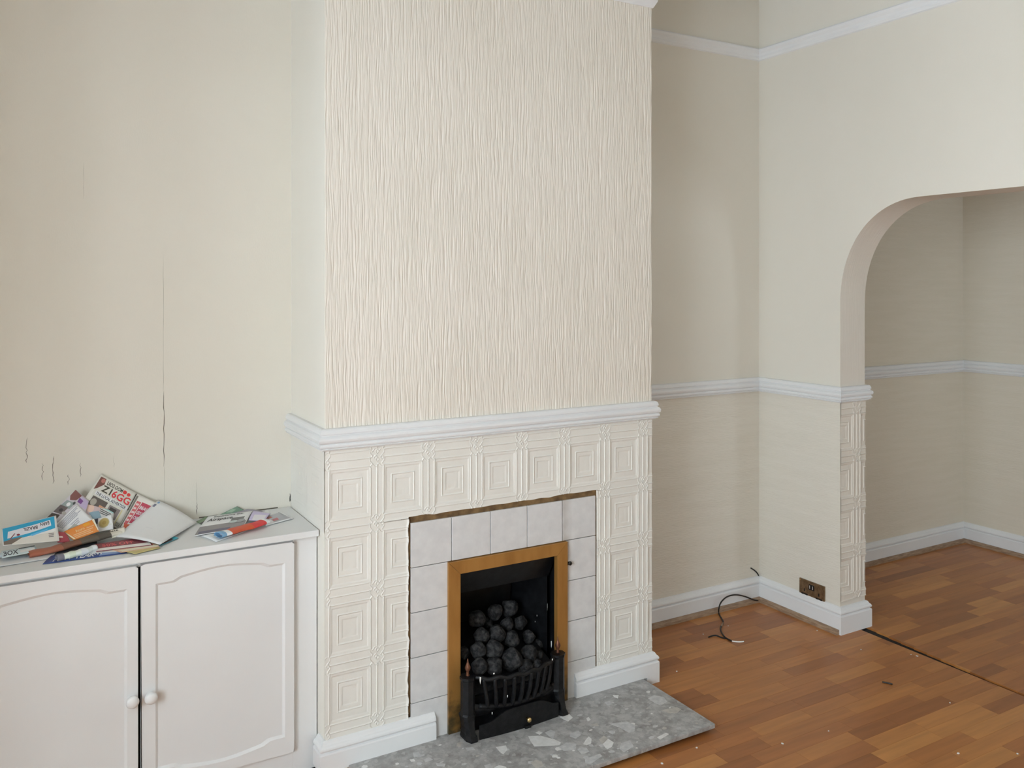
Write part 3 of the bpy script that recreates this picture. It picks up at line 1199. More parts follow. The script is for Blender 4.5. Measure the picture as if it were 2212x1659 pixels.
def post(xc, side):
    bm = bmesh.new()
    prof = []
    w = .0255
    n = 8
    ring0 = None
    for (z, s, dy) in ((.105, 1.0, 0), (.112, .93, 0), (.222, .93, 0), (.228, 1.05, 0), (.236, 1.05, 0)):
        ring = [bm.verts.new((xc + w * s * math.cos(2 * math.pi * (k + .5) / n) * 1.05, -.058 + dy + w * s * math.sin(2 * math.pi * (k + .5) / n), z)) for k in range(n)]
        if ring0:
            for k in range(n):
                bm.faces.new((ring0[k], ring0[(k + 1) % n], ring[(k + 1) % n], ring[k]))
        else:
            bm.faces.new(list(reversed(ring)))
        ring0 = ring
    bm.faces.new(ring0)
    p = part(bm_obj('post', bm, M['iron']), fret)
    # foot: splayed forward
    bm = bmesh.new()
    ring0 = None
    for (z, hw, yb, yf) in ((.0298, .021, -.045, -.108), (.036, .022, -.042, -.110), (.046, .017, -.040, -.100), (.070, .018, -.040, -.090), (.090, .021, -.038, -.084), (.106, .024, -.036, -.082), (.112, .020, -.038, -.078)):
        ring = [bm.verts.new(v) for v in ((xc - hw, yb, z), (xc + hw, yb, z), (xc + hw, (yb + yf) / 2 - .01, z), (xc + hw * .55, yf, z), (xc - hw * .55, yf, z), (xc - hw, (yb + yf) / 2 - .01, z))]
        k6 = 6
        if ring0:
            for k in range(k6):
                bm.faces.new((ring0[k], ring0[(k + 1) % k6], ring[(k + 1) % k6], ring[k]))
        else:
            bm.faces.new(list(reversed(ring)))
        ring0 = ring
    bm.faces.new(ring0)
    part(bm_obj('foot', bm, M['iron'], smooth=False), fret)
    f = lathe('finial', [(.0045, 0), (.0075, .003), (.0042, .007), (.0055, .011), (.0040, .014), (.0072, .019), (.0100, .026), (.0092, .032), (.0055, .040), (.0028, .048), (.0014, .057), (.0002, .060)], M['copper'], None, (xc, -.058, .236), n=14)
    part(f, fret)


post(.482, -1)
post(.848, 1)
XA, XB, YP, BOW = .500, .832, -.058, .062


def bowpt(t, z, k=1.0):
    x = XA + (XB - XA) * t
    return Vector((x, YP - BOW * k * (1 - (2 * t - 1) ** 2) ** .8, z))


part(tube('top_rail', [bowpt(i / 16, .226 + .004 * math.sin(i * 2.1)) for i in range(17)], .0075, M['iron'], n=8, resample=2), fret)
part(tube('lower_rail', [bowpt(.06 + .88 * i / 12, .128 - .012 * math.sin(math.pi * i / 12), .55) for i in range(13)], .0085, M['iron'], n=8, resample=2), fret)
for i in range(9):
    t = .09 + .82 * i / 8
    tb = .5 + (t - .5) * .86
    a, b = bowpt(t, .224), bowpt(tb, .126 - .012 * math.sin(math.pi * tb), .55)
    mid = (a + b) / 2 + Vector((0, -.004, -.006))
    part(tube('bar', [a, mid, b], [.0072, .0082], M['iron'], n=8, resample=5), fret)
# apron with scrolled wings joining the lower rail to the feet
vs, fs = [], []
n = 28
for i in range(n + 1):
    t = i / n
    x = XA - .012 + (XB - XA + .024) * t
    y = YP - .006 - BOW * .44 * (1 - (2 * t - 1) ** 2)
    zt = .128 - .012 * math.sin(math.pi * t) + .012 * math.exp(-((t - .05) / .07) ** 2) + .012 * math.exp(-((t - .95) / .07) ** 2)
    zb = .092 + .028 * math.exp(-((t - .5) / .26) ** 2)
    for yy in (y, y + .007):
        vs += [(x, yy, zt), (x, yy + .004, zb)]
for i in range(n):
    a = 4 * i
    b = a + 4
    fs += [(a, a + 1, b + 1, b), (a + 2, b + 2, b + 3, a + 3), (a, b, b + 2, a + 2), (a + 1, a + 3, b + 3, b + 1)]
fs += [(0, 2, 3, 1), (4 * n, 4 * n + 1, 4 * n + 3, 4 * n + 2)]
part(mesh_obj('apron', vs, fs, M['iron'], None, True), fret)
for (u, v, w, hh) in ((1037.5, 1470, .0045, .026), (1067, 1455, .005, .006), (1096, 1504, .0025, .010), (1063, 1541, .0025, .010), (1193, 1425, .0028, .008)):
    p = at(u, v, 'y', -.112 if 1050 < u < 1110 and v < 1530 else -.096)
    vs = [(p.x - w * .5, p.y, p.z + hh / 2), (p.x + w * .6, p.y - .001, p.z + hh * .4), (p.x + w * .35, p.y - .001, p.z - hh * .1), (p.x - w * .1, p.y - .001, p.z - hh / 2), (p.x - w * .6, p.y, p.z)]
    part(mesh_obj('paint_chip', vs, [(0, 1, 2, 3, 4)], M['flake']), fret)

# ash-pan cover
ash = empty('ash_pan_cover', (.676, -.075, .0296))
part(box('lug', .676, .700, -.118, -.109, .0298, .040, M['iron'], bevel=.002), ash)
tag(ash, 'black ash pan cover with wavy top edge and brass knob between the fret feet', 'ash pan cover')
vs, fs = [], []
n = 32
for i in range(n + 1):
    t = i / n
    x = .506 + .318 * t
    y = -.100 - .008 * math.sin(math.pi * t)
    s = 1 / (1 + math.exp(-(t - .22) / .045)) * 1 / (1 + math.exp((t - .86) / .045))
    zt = .078 + .032 * s
    vs += [(x, y, zt), (x, y, .0298), (x, y + .005, zt), (x, y + .005, .0298)]
for i in range(n):
    a = 4 * i
    b = a + 4
    fs += [(a, a + 1, b + 1, b), (a + 2, b + 2, b + 3, a + 3), (a, b, b + 2, a + 2), (a + 1, a + 3, b + 3, b + 1)]
fs += [(0, 2, 3, 1), (4 * n, 4 * n + 1, 4 * n + 3, 4 * n + 2)]
part(mesh_obj('plate', vs, fs, M['iron'], None, False), ash)
part(lathe('knob', [(.0045, 0), (.004, .006), (.0075, .009), (.0095, .014), (.0075, .019), (.001, .0215)], M['knob_brass'], None, (.688, -.108, .062), axis='-y', n=16), ash)

for (u, v, w, hh) in ((1180, 1283, .0045, .022), (1179, 1327, .010, .012), (1182, 1312, .003, .030), (1160, 1330, .003, .008), (1156, 1343, .003, .006), (1191, 1392, .006, .030)):
    p = at(u, v, 'x', .862)
    k = (.872 - .0035 - p.x)
    p = at(u, v, 'x', .872 - .0035 - (p.y - .052) * .288)
    vs = [(p.x, p.y - w * .5, p.z + hh / 2), (p.x - .0003, p.y + w * .5, p.z + hh * .35), (p.x - .0003, p.y + w * .3, p.z - hh * .2), (p.x, p.y, p.z - hh / 2), (p.x, p.y - w * .6, p.z)]
    part(mesh_obj('paint_chip', vs, [(0, 1, 2, 3, 4)], M['flake']), fbx)

# coals
CO = []
for k in range(5):
    bm = bmesh.new()
    bmesh.ops.create_icosphere(bm, subdivisions=3, radius=1)
    r2 = np.random.default_rng(100 + k)
    pl = [(Vector(r2.normal(size=3)).normalized(), r2.uniform(.72, .92)) for _ in range(11)]
    for v in bm.verts:
        p = v.co.copy()
        for nrm, d in pl:
            e = p.dot(nrm) - d
            if e > 0:
                p -= nrm * e * .9
        v.co = p * (1 + .03 * math.sin(7 * p.x + 5 * p.y + k) + .02 * math.sin(13 * p.z + 9 * p.x))
    me = bpy.data.meshes.new('coal')
    bm.to_mesh(me)
    bm.free()
    me.materials.append(M['coal'])
    me.polygons.foreach_set('use_smooth', [True] * len(me.polygons))
    CO.append(me)
coal_rows = [  # zoom px centre, radius, depth y
    (370, 405, 80, .125), (555, 335, 75, .145), (690, 290, 85, .160), (480, 440, 50, .150), (670, 450, 66, .110), (795, 440, 66, .115),
    (410, 570, 76, .075), (565, 545, 86, .078), (715, 605, 76, .060), (885, 575, 62, .085), (990, 650, 48, .090),
    (380, 720, 80, .030), (535, 700, 86, .030), (890, 745, 78, .022), (985, 770, 52, .040),
    (720, 805, 104, .000), (395, 870, 76, -.015), (545, 865, 84, -.018), (850, 880, 70, -.012), (240, 745, 60, .055), (960, 860, 55, .0)]
for k, (zx, zy, r, y) in enumerate(coal_rows):
    p = at(950 + zx / 4.61, 1250 + zy / 4.61, 'y', y)
    d = (p - CAM).dot(Vector((math.sin(YAW), math.cos(YAW), 0)))
    rr = r / 4.61 * d / F_PX * 1.13
    o = bpy.data.objects.new('coal', CO[k % 5])
    COL.objects.link(o)
    o.location = p
    o.rotation_euler = (random.uniform(0, 6), random.uniform(0, 6), random.uniform(0, 6))
    o.scale = (rr, rr * random.uniform(.9, 1.05), rr * random.uniform(.92, 1.08))
    lab = ('dark imitation coal at the top of the heap against the firebox back' if y > .12 else 'dark grey imitation coal in the upper middle of the heap' if y > .055 else
           'dark grey imitation coal in the lower middle of the heap' if y > .015 else 'charcoal grey faceted imitation coal in the front row behind the fret rail')
    if k == 15:
        lab = 'largest faceted imitation coal resting against the middle of the fret rail'
    tag(o, lab, 'coal', None if k == 15 else 'imitation coals in the gas fire')

# ================================================================== SOCKET, CABLE, FLOOR BITS
sock = empty('wall_socket', (XR, .0945, .142))
tag(sock, 'tarnished brass double wall socket above the baseboard beside the arch', 'socket')
sx = XR - .0012
part(box('plate', sx - .0075, sx, .0215, .1675, .099, .185, M['socket'], bevel=.002), sock)
for cy in (.136, .053):
    for (dy, dz, hw, hh) in ((0, .009, .0032, .0065), (-.0115, -.012, .0052, .0035), (.0115, -.012, .0052, .0035)):
        part(box('pin_hole', sx - .0083, sx - .004, cy + dy - hw, cy + dy + hw, .128 + dz - hh, .128 + dz + hh, M['slot']), sock)
    part(box('pin_surround', sx - .0080, sx - .004, cy - .019, cy + .019, .110, .122, M['slot'], bevel=.0015), sock)
for cy in (.1025, .0865):
    s = part(box('rocker_switch', sx - .011, sx - .004, cy - .0075, cy + .0075, .146, .171, M['slot'], bevel=.002), sock)
    k = box('neon_mark', sx - .0114, sx - .0108, cy - .0012, cy + .0012, .152, .167, M['flake'])
    adopt(k, sock)
for cy in (.162, .027):
    part(lathe('screw', [(.0035, 0), (.0032, .0012), (.001, .0016)], M['knob_brass'], None, (0, 0, 0), n=10), sock)
    o = sock.children[-1]
    o.data.transform(Matrix.Translation((sx - .0072, cy, .178 if cy > .1 else .106)) @ Matrix.Rotation(-math.pi / 2, 4, 'Y'))

cab_px = lambda zx, zy: (1410 + zx / 8.296, 1220 + zy / 8.296)
cable = empty('loose_cable', (2.05, .3, 0))
tag(cable, 'black coaxial cable looping from the alcove corner onto the laminate floor', 'cable')
r_ = .0034
loop = [at(*cab_px(1885, 640), 'y', .395), at(*cab_px(1800, 625), 'y', .388), at(*cab_px(1640, 565), 'y', .384), at(*cab_px(1480, 538), 'y', .380), at(*cab_px(1330, 575), 'y', .378), at(*cab_px(1230, 665), 'y', .377),
        at(*cab_px(1188, 770), 'y', .374), at(*cab_px(1185, 870), 'z', r_ + .001), at(*cab_px(1225, 950), 'z', r_), at(*cab_px(1262, 1020), 'z', r_), at(*cab_px(1240, 1075), 'z', r_),
        at(*cab_px(1215, 1140), 'z', r_), at(*cab_px(1240, 1225), 'z', r_), at(*cab_px(1305, 1305), 'z', r_), at(*cab_px(1420, 1368), 'z', r_)]
for p in loop:
    p.z = max(p.z, r_)
part(tube('sheath', loop, r_, M['cable'], resample=6), cable)
part(tube('core', [at(*cab_px(1420, 1368), 'z', r_), at(*cab_px(1480, 1376), 'z', r_), at(*cab_px(1560, 1382), 'z', r_), at(*cab_px(1630, 1374), 'z', r_)], .0030, M['flake']), cable)
part(tube('branch', [at(*cab_px(1300, 1320), 'z', r_), at(*cab_px(1225, 1300), 'z', r_), at(*cab_px(1150, 1270), 'z', r_ + .001), at(*cab_px(1080, 1268), 'z', r_ + .001), at(*cab_px(1000, 1296), 'z', r_)], .0030, M['cable']), cable)
part(tube('tape', [at(*cab_px(1262, 1040), 'z', r_), at(*cab_px(1228, 1108), 'z', r_)], .0040, M['bead'], resample=1), cable)
wp = [at(1633, 1297, 'y', .398), at(1642, 1290, 'y', .402), at(1645, 1280, 'y', .402), at(1645, 1266, 'y', .404)]
part(tube('riser', wp, r_ * .9, M['cable']), cable)
wp = [at(1645, 1266, 'y', .404), at(1643.5, 1258, 'y', .416), at(1641, 1250, 'y', .4245)]
part(tube('painted_riser', wp, r_ * .9, M['trim']), cable)
wp = [at(1641, 1250, 'y', .4245), at(1637, 1240, 'y', .4245), at(1631, 1233, 'y', .4245), at(1622, 1227, 'y', .4245)]
part(tube('riser_end', wp, r_ * .9, M['cable']), cable)

st = tube('twig', [at(1906, 1473, 'z', .003), at(1917, 1475, 'z', .0035), at(1928, 1478, 'z', .003)], .003, M['cable'], n=8)
tag(st, 'short black stick lying on the laminate floor near the arch', 'stick')
FLK = [(1462, 1450, 4), (1690, 1606, 5), (1505, 1615, 4), (1430, 1649, 5), (1981, 1417, 6), (1968, 1414, 3), (1860, 1403, 3), (1452, 1345, 5), (1573, 1352, 3), (2070, 1627, 5), (2052, 1518, 3), (1765, 1362, 3),
       (1790, 1579, 3), (2198, 1628, 4), (1519, 1370, 3)]
for (u, v, s) in FLK:
    p = at(u, v, 'z', .0012)
    w = s / 900
    n = 5
    vs = [(p.x + w * random.uniform(.6, 1) * math.cos(i * 1.2566), p.y + w * random.uniform(.6, 1) * math.sin(i * 1.2566), z) for z in (.0002, .0022) for i in range(n)]
    fs = [tuple(range(n, 2 * n)), tuple(reversed(range(n)))] + [(i, (i + 1) % n, n + (i + 1) % n, n + i) for i in range(n)]
    tag(mesh_obj('paint_flake', vs, fs, M['flake']), 'tiny white paint flake fallen on the laminate floor', 'paint flake', 'paint flakes scattered on the floor')

# ================================================================== JUNK MAIL
WT = .7782


def spec(s):
    u, v, ax, val = s
    return at(u, v, ax, val)


def paper(name, label, cat, quad, col, prints=(), bend=0.0, ax='v', thick=.0008, group=None, parent=None, curl=0.0):
    """quad: four (u, v, axis, value) corners TL, TR, BR, BL"""
    q = [spec(s) for s in quad]
    nrm = (q[1] - q[0]).cross(q[3] - q[0]).normalized()
    if nrm.dot(CAM - q[0]) < 0:
        nrm = -nrm

    def S(u, v, off=0.0):
        p = (q[0] * (1 - u) + q[1] * u) * (1 - v) + (q[3] * (1 - u) + q[2] * u) * v
        t = v if ax == 'v' else u
        b = bend * 4 * t * (1 - t) + curl * math.sin(u * 5.1 + v * 3.3)
        p = p + nrm * (b + off)
        if p.z < WT + .0002 + off:
            p.z = WT + .0002 + off
        p.y = min(p.y, DL - .0022)
        return p
    n = 12
    vs = [S(i / n, j / n, thick) for i in range(n + 1) for j in range(n + 1)] + [S(i / n, j / n, 0) for i in range(n + 1) for j in range(n + 1)]
    K = (n + 1) ** 2
    I = lambda i, j: i * (n + 1) + j
    fs = []
    for i in range(n):
        for j in range(n):
            f = (I(i, j), I(i + 1, j), I(i + 1, j + 1), I(i, j + 1))
            fs += [f, tuple(reversed([x + K for x in f]))]
    for i in range(n):
        for (a, b) in ((I(i, 0), I(i + 1, 0)), (I(i + 1, n), I(i, n)), (I(0, i + 1), I(0, i)), (I(n, i), I(n, i + 1))):
            fs.append((a, a + K, b + K, b))
    o = mesh_obj(name, vs, fs, ink(*col), parent, True)
    if label:
        tag(o, label, cat, group)
    bm = bmesh.new()
    bm.from_mesh(o.data)
    bmesh.ops.recalc_face_normals(bm, faces=list(bm.faces))
    bm.to_mesh(o.data)
    bm.free()
    sets = prints.items() if isinstance(prints, dict) else [('printed_artwork', prints)]
    for pname, plist in sets:
        if not plist:
            continue
        pv, pf, pm, mats = [], [], [], []
        lu = (q[1] - q[0]).length
        lv = (q[3] - q[0]).length
        for li, pr in enumerate(plist):
            m = ink(*pr[-1])
            if m not in mats:
                mats.append(m)
            mi = mats.index(m)
            off = thick + .0003 + .00012 * li
            k0 = len(pv)
            if pr[0] == 'r':
                _, u0, v0, u1, v1, _c = pr
                k = 6
                for a in range(k + 1):
                    for b in range(k + 1):
                        pv.append(S(u0 + (u1 - u0) * a / k, v0 + (v1 - v0) * b / k, off))
                for a in range(k):
                    for b in range(k):
                        x = k0 + a * (k + 1) + b
                        pf.append((x, x + k + 1, x + k + 2, x + 1))
                        pm.append(mi)
            elif pr[0] in 'pe':
                if pr[0] == 'p':
                    ring = pr[1]
                else:
                    _, cu_, cv_, ru, rv, _c = pr
                    ring = [(cu_ + ru * math.cos(k * .314159), cv_ + rv * math.sin(k * .314159)) for k in range(20)]
                pb = bmesh.new()
                pb.faces.new([pb.verts.new((a, b, 0)) for a, b in ring])
                bmesh.ops.triangulate(pb, faces=list(pb.faces))
                bmesh.ops.subdivide_edges(pb, edges=list(pb.edges), cuts=4 if pr[0] == 'p' else 1, use_grid_fill=True)
                bmesh.ops.triangulate(pb, faces=list(pb.faces))
                pb.verts.index_update()
                pv.extend(S(v_.co.x, v_.co.y, off) for v_ in pb.verts)
                for f_ in pb.faces:
                    pf.append(tuple(k0 + v_.index for v_ in f_.verts))
                    pm.append(mi)
                pb.free()
            elif pr[0] == 'l':      # block of body-text lines
                _, u0, v0, u1, v1, cnt, _c = pr
                for k in range(cnt):
                    va = v0 + (v1 - v0) * k / cnt
                    vb = va + (v1 - v0) / cnt * .5
                    ue = u1 - random.uniform(0, .25) * (u1 - u0)
                    b0 = len(pv)
                    for s in range(5):
                        uu = u0 + (ue - u0) * s / 4
                        pv += [S(uu, va, off), S(uu, vb, off)]
                    for s in range(4):
                        pf.append((b0 + 2 * s, b0 + 2 * s + 2, b0 + 2 * s + 3, b0 + 2 * s + 1))
                        pm.append(mi)
            elif pr[0] == 't':
                _, s, u0, v0, hv, rot, wu, _c = pr
                tv, tf, tw = TXT[s]
                for (x, y) in tv:
                    du = x / tw * wu
                    dv = -y * hv / .72
                    if rot:
                        du, dv = -du, -dv
                    pv.append(S(u0 + du, v0 + dv, off))
                for f in tf:
                    pf.append(tuple(k0 + i for i in f))
                    pm.append(mi)
        mesh_obj(pname, pv, pf, mats, o, False, pm)
    return o


WHT = (214, 213, 214)
NWS = (206, 203, 194)
GRY = (120, 116, 112)
BLK = (45, 42, 38)

# newspaper leaning on the wall: two pages
news = empty('newspaper', tuple(at(250, 1120, 'y', .34)))
tag(news, 'folded newspaper with red and black headline digits leaning against the wall', 'newspaper')


def kid(o, root):
    o.parent = root
    o.matrix_parent_inverse = Matrix.Translation(root.location).inverted()


kid(paper('page', None, None, [(219, 1024, 'y', .376), (296, 1066, 'y', .374), (254, 1142, 'y', .330), (168, 1098, 'y', .335)], (200, 197, 187),
          [('p', [(.03, .06), (.17, .05), (.20, .20), (.10, .36), (.04, .42)], (110, 70, 62)), ('e', .13, .13, .05, .06, (170, 110, 100)),
           ('t', 'UIO3.OOM', .24, .175, .10, 0, .42, (66, 62, 56)), ('t', 'Z1', .20, .375, .17, 0, .24, (66, 64, 52)), ('t', '6GG', .47, .385, .185, 0, .47, (196, 56, 62)),
           ('e', .72, .13, .05, .05, (200, 58, 56)), ('e', .83, .14, .045, .045, (200, 58, 56)),
           ('r', .12, .42, .96, .52, (228, 227, 220)), ('t', 'THE LOCAL ADVERTISER', .14, .51, .075, 0, .78, (64, 64, 66)),
           ('r', .12, .56, .50, .84, (92, 84, 78)), ('e', .20, .70, .07, .09, (158, 152, 140)), ('r', .36, .70, .56, .84, (190, 140, 108)), ('r', .56, .58, .84, .86, (128, 118, 116)),
           ('r', .60, .62, .76, .72, (64, 58, 56)), ('r', .86, .56, .885, .93, (196, 186, 140)), ('l', .14, .87, .55, .99, 2, (98, 96, 92)),
           ('r', .975, .02, .995, .50, (60, 54, 50)), ('t', 'TYROUS. AV', .88, .97, .10, 0, .11, (90, 86, 76))], bend=.004, thick=.0012), news)
kid(paper('page', None, None, [(297, 1066, 'y', .374), (338, 1086, 'y', .368), (286, 1146, 'y', .325), (255, 1142, 'y', .330)], (208, 204, 196),
          [('r', .42, .16, .98, .80, (176, 66, 84)), ('r', .16, .18, .38, .86, (190, 92, 96)), ('t', 'BEAU', .46, .36, .10, 0, .46, (236, 214, 218)), ('t', 'GROUND', .46, .52, .10, 0, .48, (238, 222, 224)),
           ('t', 'OPEN', .46, .68, .10, 0, .46, (232, 205, 214)), ('l', .18, .24, .36, .82, 5, (226, 190, 188)), ('p', [(.2, .86), (.9, .82), (.8, .98), (.3, .98)], (196, 92, 62)),
           ('r', .02, .06, .11, .95, (110, 104, 96))], bend=.004, thick=.0012), news)

# magazine page with flowers, behind the blue card
paper('magazine', 'glossy magazine page edged with dark flowers propped behind the blue card', 'magazine',
      [(163, 1058, 'y', .340), (192, 1082, 'y', .338), (170, 1150, 'y', .290), (98, 1121, 'y', .296)], (188, 182, 186),
      [('p', [(0, 0), (.5, .02), (.38, .22), (.15, .3), (.02, .2)], (120, 78, 74)), ('p', [(.5, .04), (.98, .03), (.98, .3), (.62, .3)], (176, 162, 190)), ('p', [(.45, .1), (.7, .12), (.66, .24), (.46, .24)], (112, 70, 130)),
       ('p', [(.05, .34), (.42, .3), (.36, .52), (.02, .54)], (138, 148, 146)), ('p', [(.0, .52), (.3, .5), (.26, .74), (.0, .76)], (98, 88, 86)), ('p', [(.0, .8), (.24, .76), (.24, .99), (.0, .99)], (66, 58, 52)),
       ('e', .22, .42, .07, .06, (214, 216, 216)), ('e', .15, .64, .06, .05, (60, 56, 56)), ('e', .3, .68, .07, .05, (160, 156, 150)), ('e', .38, .32, .05, .05, (74, 76, 78))], bend=.004, thick=.0011)
paper('photo_leaflet', 'leaflet with a pink and teal portrait photo and a strip of small print', 'leaflet',
      [(180, 1070, 'y', .352), (246, 1108, 'y', .338), (240, 1142, 'y', .312), (176, 1132, 'y', .312)], (206, 206, 205),
      [('r', .0, .0, .55, .62, (190, 170, 170)), ('e', .20, .27, .16, .24, (210, 180, 164)), ('p', [(.04, .06), (.30, .03), (.18, .16), (.06, .36)], (132, 112, 116)), ('p', [(.20, .55), (.52, .30), (.62, .56), (.40, .78)], (128, 152, 164)),
       ('p', [(.30, .02), (.98, .0), (.98, .08), (.34, .1)], (150, 190, 188)), ('l', .55, .16, .98, .44, 3, (92, 92, 92)), ('p', [(.36, .76), (.56, .62), (.60, .84), (.44, .96)], (66, 62, 70))], bend=.003, thick=.0008)
paper('text_leaflet', 'white leaflet with grey lines of text tilted behind the orange flyer', 'leaflet',
      [(113, 1140, 'y', .285), (166, 1089, 'y', .318), (206, 1128, 'y', .305), (162, 1163, 'y', .275)], (214, 214, 217),
      [('l', .10, .06, .98, .36, 6, (140, 142, 152)), ('l', .36, .42, .70, .62, 3, (160, 160, 168)), ('p', [(.16, .50), (.46, .52), (.50, .78), (.20, .90)], (164, 164, 154)),
       ('p', [(.0, .0), (.16, .02), (.12, .14), (.02, .16)], (70, 66, 72))], bend=.004, ax='u', thick=.0008)
paper('coin_leaflet', 'curled white leaflet printed with a gold medallion', 'leaflet',
      [(212, 1120, 'y', .308), (240, 1112, 'y', .318), (245, 1143, 'y', .285), (208, 1150, 'y', .280)], (216, 216, 214),
      [('e', .42, .45, .37, .36, (176, 168, 134)), ('e', .42, .45, .31, .30, (168, 148, 92)), ('e', .44, .46, .14, .14, (150, 128, 72)), ('r', .70, .62, .98, .72, (205, 205, 200))], bend=.004, thick=.0008)
paper('orange_flyer', 'bright orange flyer with pale lettering standing on the brown magazine', 'flyer',
      [(134, 1150, 'y', .262), (203, 1121, 'y', .268), (214, 1148, 'y', .245), (160, 1168, 'y', .242)], (206, 128, 60),
      [('r', .62, .08, .82, .30, (214, 146, 48)), ('t', 'Acorn', .30, .48, .22, 0, .30, (226, 178, 132)), ('t', 'discount', .66, .50, .12, 0, .26, (224, 180, 140)), ('l', .14, .58, .92, .95, 3, (222, 166, 120)),
       ('p', [(0, 0), (.05, 0), (.10, .98), (.04, .9)], (226, 200, 170)), ('p', [(.93, 0), (1, 0), (1, .95), (.97, .9)], (224, 204, 180))], bend=.004, thick=.0008)
# brown magazine rolled along the front of the heap
mg = [at(62, 1198, 'z', .789), at(110, 1188, 'z', .792), at(170, 1172, 'z', .795), at(225, 1157, 'z', .797), at(262, 1150, 'z', .798)]


def roll(name, label, cat, pts, r, cols, squash=.6, group=None):
    """rolled or folded paper: flattened spiral section along a centre line; cols: colour per section of its length"""
    pts = [Vector(p) for p in pts]
    m = 24
    L = []
    for i in range(m + 1):
        t = i / m * (len(pts) - 1)
        k = min(int(t), len(pts) - 2)
        L.append(pts[k].lerp(pts[k + 1], t - k))
    vs, fs, fm = [], [], []
    ns = 26
    for i, p in enumerate(L):
        d = (L[min(i + 1, m)] - L[max(i - 1, 0)]).normalized()
        a = Vector((-d.y, d.x, 0)).normalized()
        for k in range(ns + 1):
            t = k / ns * 2 * math.pi * 1.35
            rr = r * (1 - .12 * k / ns)
            wv = 1 + .10 * math.sin(i * .55 + k * .4) + .05 * math.sin(i * 1.7)
            vs.append(p + a * rr * math.cos(t) * wv + Vector((0, 0, 1)) * rr * squash * math.sin(t) * (1 + .12 * math.sin(i * .9)))
    for v in vs:
        v.z = max(v.z, WT + .0004)
    for i in range(m):
        ci = min(int(i / m * len(cols)), len(cols) - 1)
        for k in range(ns):
            a = i * (ns + 1) + k
            fs.append((a, a + 1, a + ns + 2, a + ns + 1))
            fm.append(ci)
    o = mesh_obj(name, vs, fs, [ink(*c) for c in cols], None, True, fm)
    md = o.modifiers.new('thickness', 'SOLIDIFY')
    md.thickness = .0006
    tag(o, label, cat, group)
    return o


roll('brown_magazine', 'rolled brown and black magazine lying along the front of the junk mail heap', 'magazine', mg, .0215, [(150, 88, 66), (150, 92, 70), (118, 80, 62), (92, 84, 74), (78, 72, 64), (196, 190, 176)], .42)
paper('cream_label', 'cream flap with bold figures at the end of the rolled brown magazine', 'leaflet', [(236, 1146, 'y', .262), (269, 1139, 'y', .262), (271, 1156, 'y', .235), (240, 1163, 'y', .235)], (208, 203, 190),
      [('t', '466', .06, .42, .30, 0, .5, (60, 56, 48)), ('t', 'GE', .10, .82, .26, 0, .42, (86, 84, 70)), ('r', .0, .0, .08, .98, (92, 84, 72))], bend=.003)
paper('red_flyer', 'small crimson flyer corner wedged behind the blue card', 'flyer', [(122, 1148, 'y', .250), (140, 1150, 'y', .252), (152, 1172, 'y', .228), (124, 1172, 'y', .226)], (150, 62, 70),
      [('r', .1, .46, .5, .62, (206, 180, 172))], bend=.003)
# blue card
paper('blue_card', 'blue and white advertising card with black lettering propped upright on the heap', 'card',
      [(3, 1143, 'y', .262), (121, 1114, 'y', .270), (128.5, 1169, 'y', .222), (6, 1179, 'y', .214)], (212, 209, 204),
      [('p', [(.02, .02), (.965, .02), (.955, .50), (.5, .66), (.02, .82)], (44, 146, 182)), ('p', [(.11, .28), (.88, .13), (.89, .37), (.5, .53), (.09, .66)], (206, 204, 208)), ('p', [(.02, .80), (.18, .70), (.36, .66), (.30, .80), (.16, .98), (.02, .98)], (110, 98, 88)),
       ('p', [(.16, .96), (.33, .72), (.95, .62), (.97, .99), (.2, 1.0)], (200, 194, 184)), ('t', 'BRAZIL', .64, .26, .15, 1, .26, (72, 62, 66)), ('t', 'EARN', .86, .18, .14, 1, .17, (72, 64, 66)),
       ('e', .285, .545, .03, .05, (122, 40, 52)), ('p', [(.13, .52), (.20, .48), (.22, .62), (.14, .68)], (226, 226, 226)), ('p', [(.13, .70), (.22, .44), (.235, .46), (.15, .72)], (120, 70, 78)),
       ('l', .82, .68, .92, .86, 3, (110, 106, 104)), ('p', [(.50, .62), (.82, .48), (.80, .54), (.52, .70)], (92, 166, 204))], bend=.002, thick=.0010)
# magazine with bold black letters, bottom left
roll('letter_magazine', 'folded magazine with bold black letters on its spine at the end of the heap', 'magazine', [at(-40, 1206, 'z', .788), at(0, 1200, 'z', .788), at(78, 1187, 'z', .789)], .0150, [(186, 86, 100), (206, 210, 218), (190, 204, 214), (168, 190, 200)], .45)
paper('spine_label', 'pale blue folded flap with large outlined letters on the black-lettered magazine', 'leaflet', [(3, 1191, 'z', .7975), (76, 1178, 'z', .7985), (76, 1192, 'z', .7945), (4, 1206, 'z', .7945)], (196, 208, 218),
      [('t', 'BOX', .05, .86, .62, 0, .44, (58, 62, 76)), ('r', .5, .1, .98, .28, (70, 74, 80)), ('r', .55, .5, .98, .8, (216, 224, 226))], bend=.002)
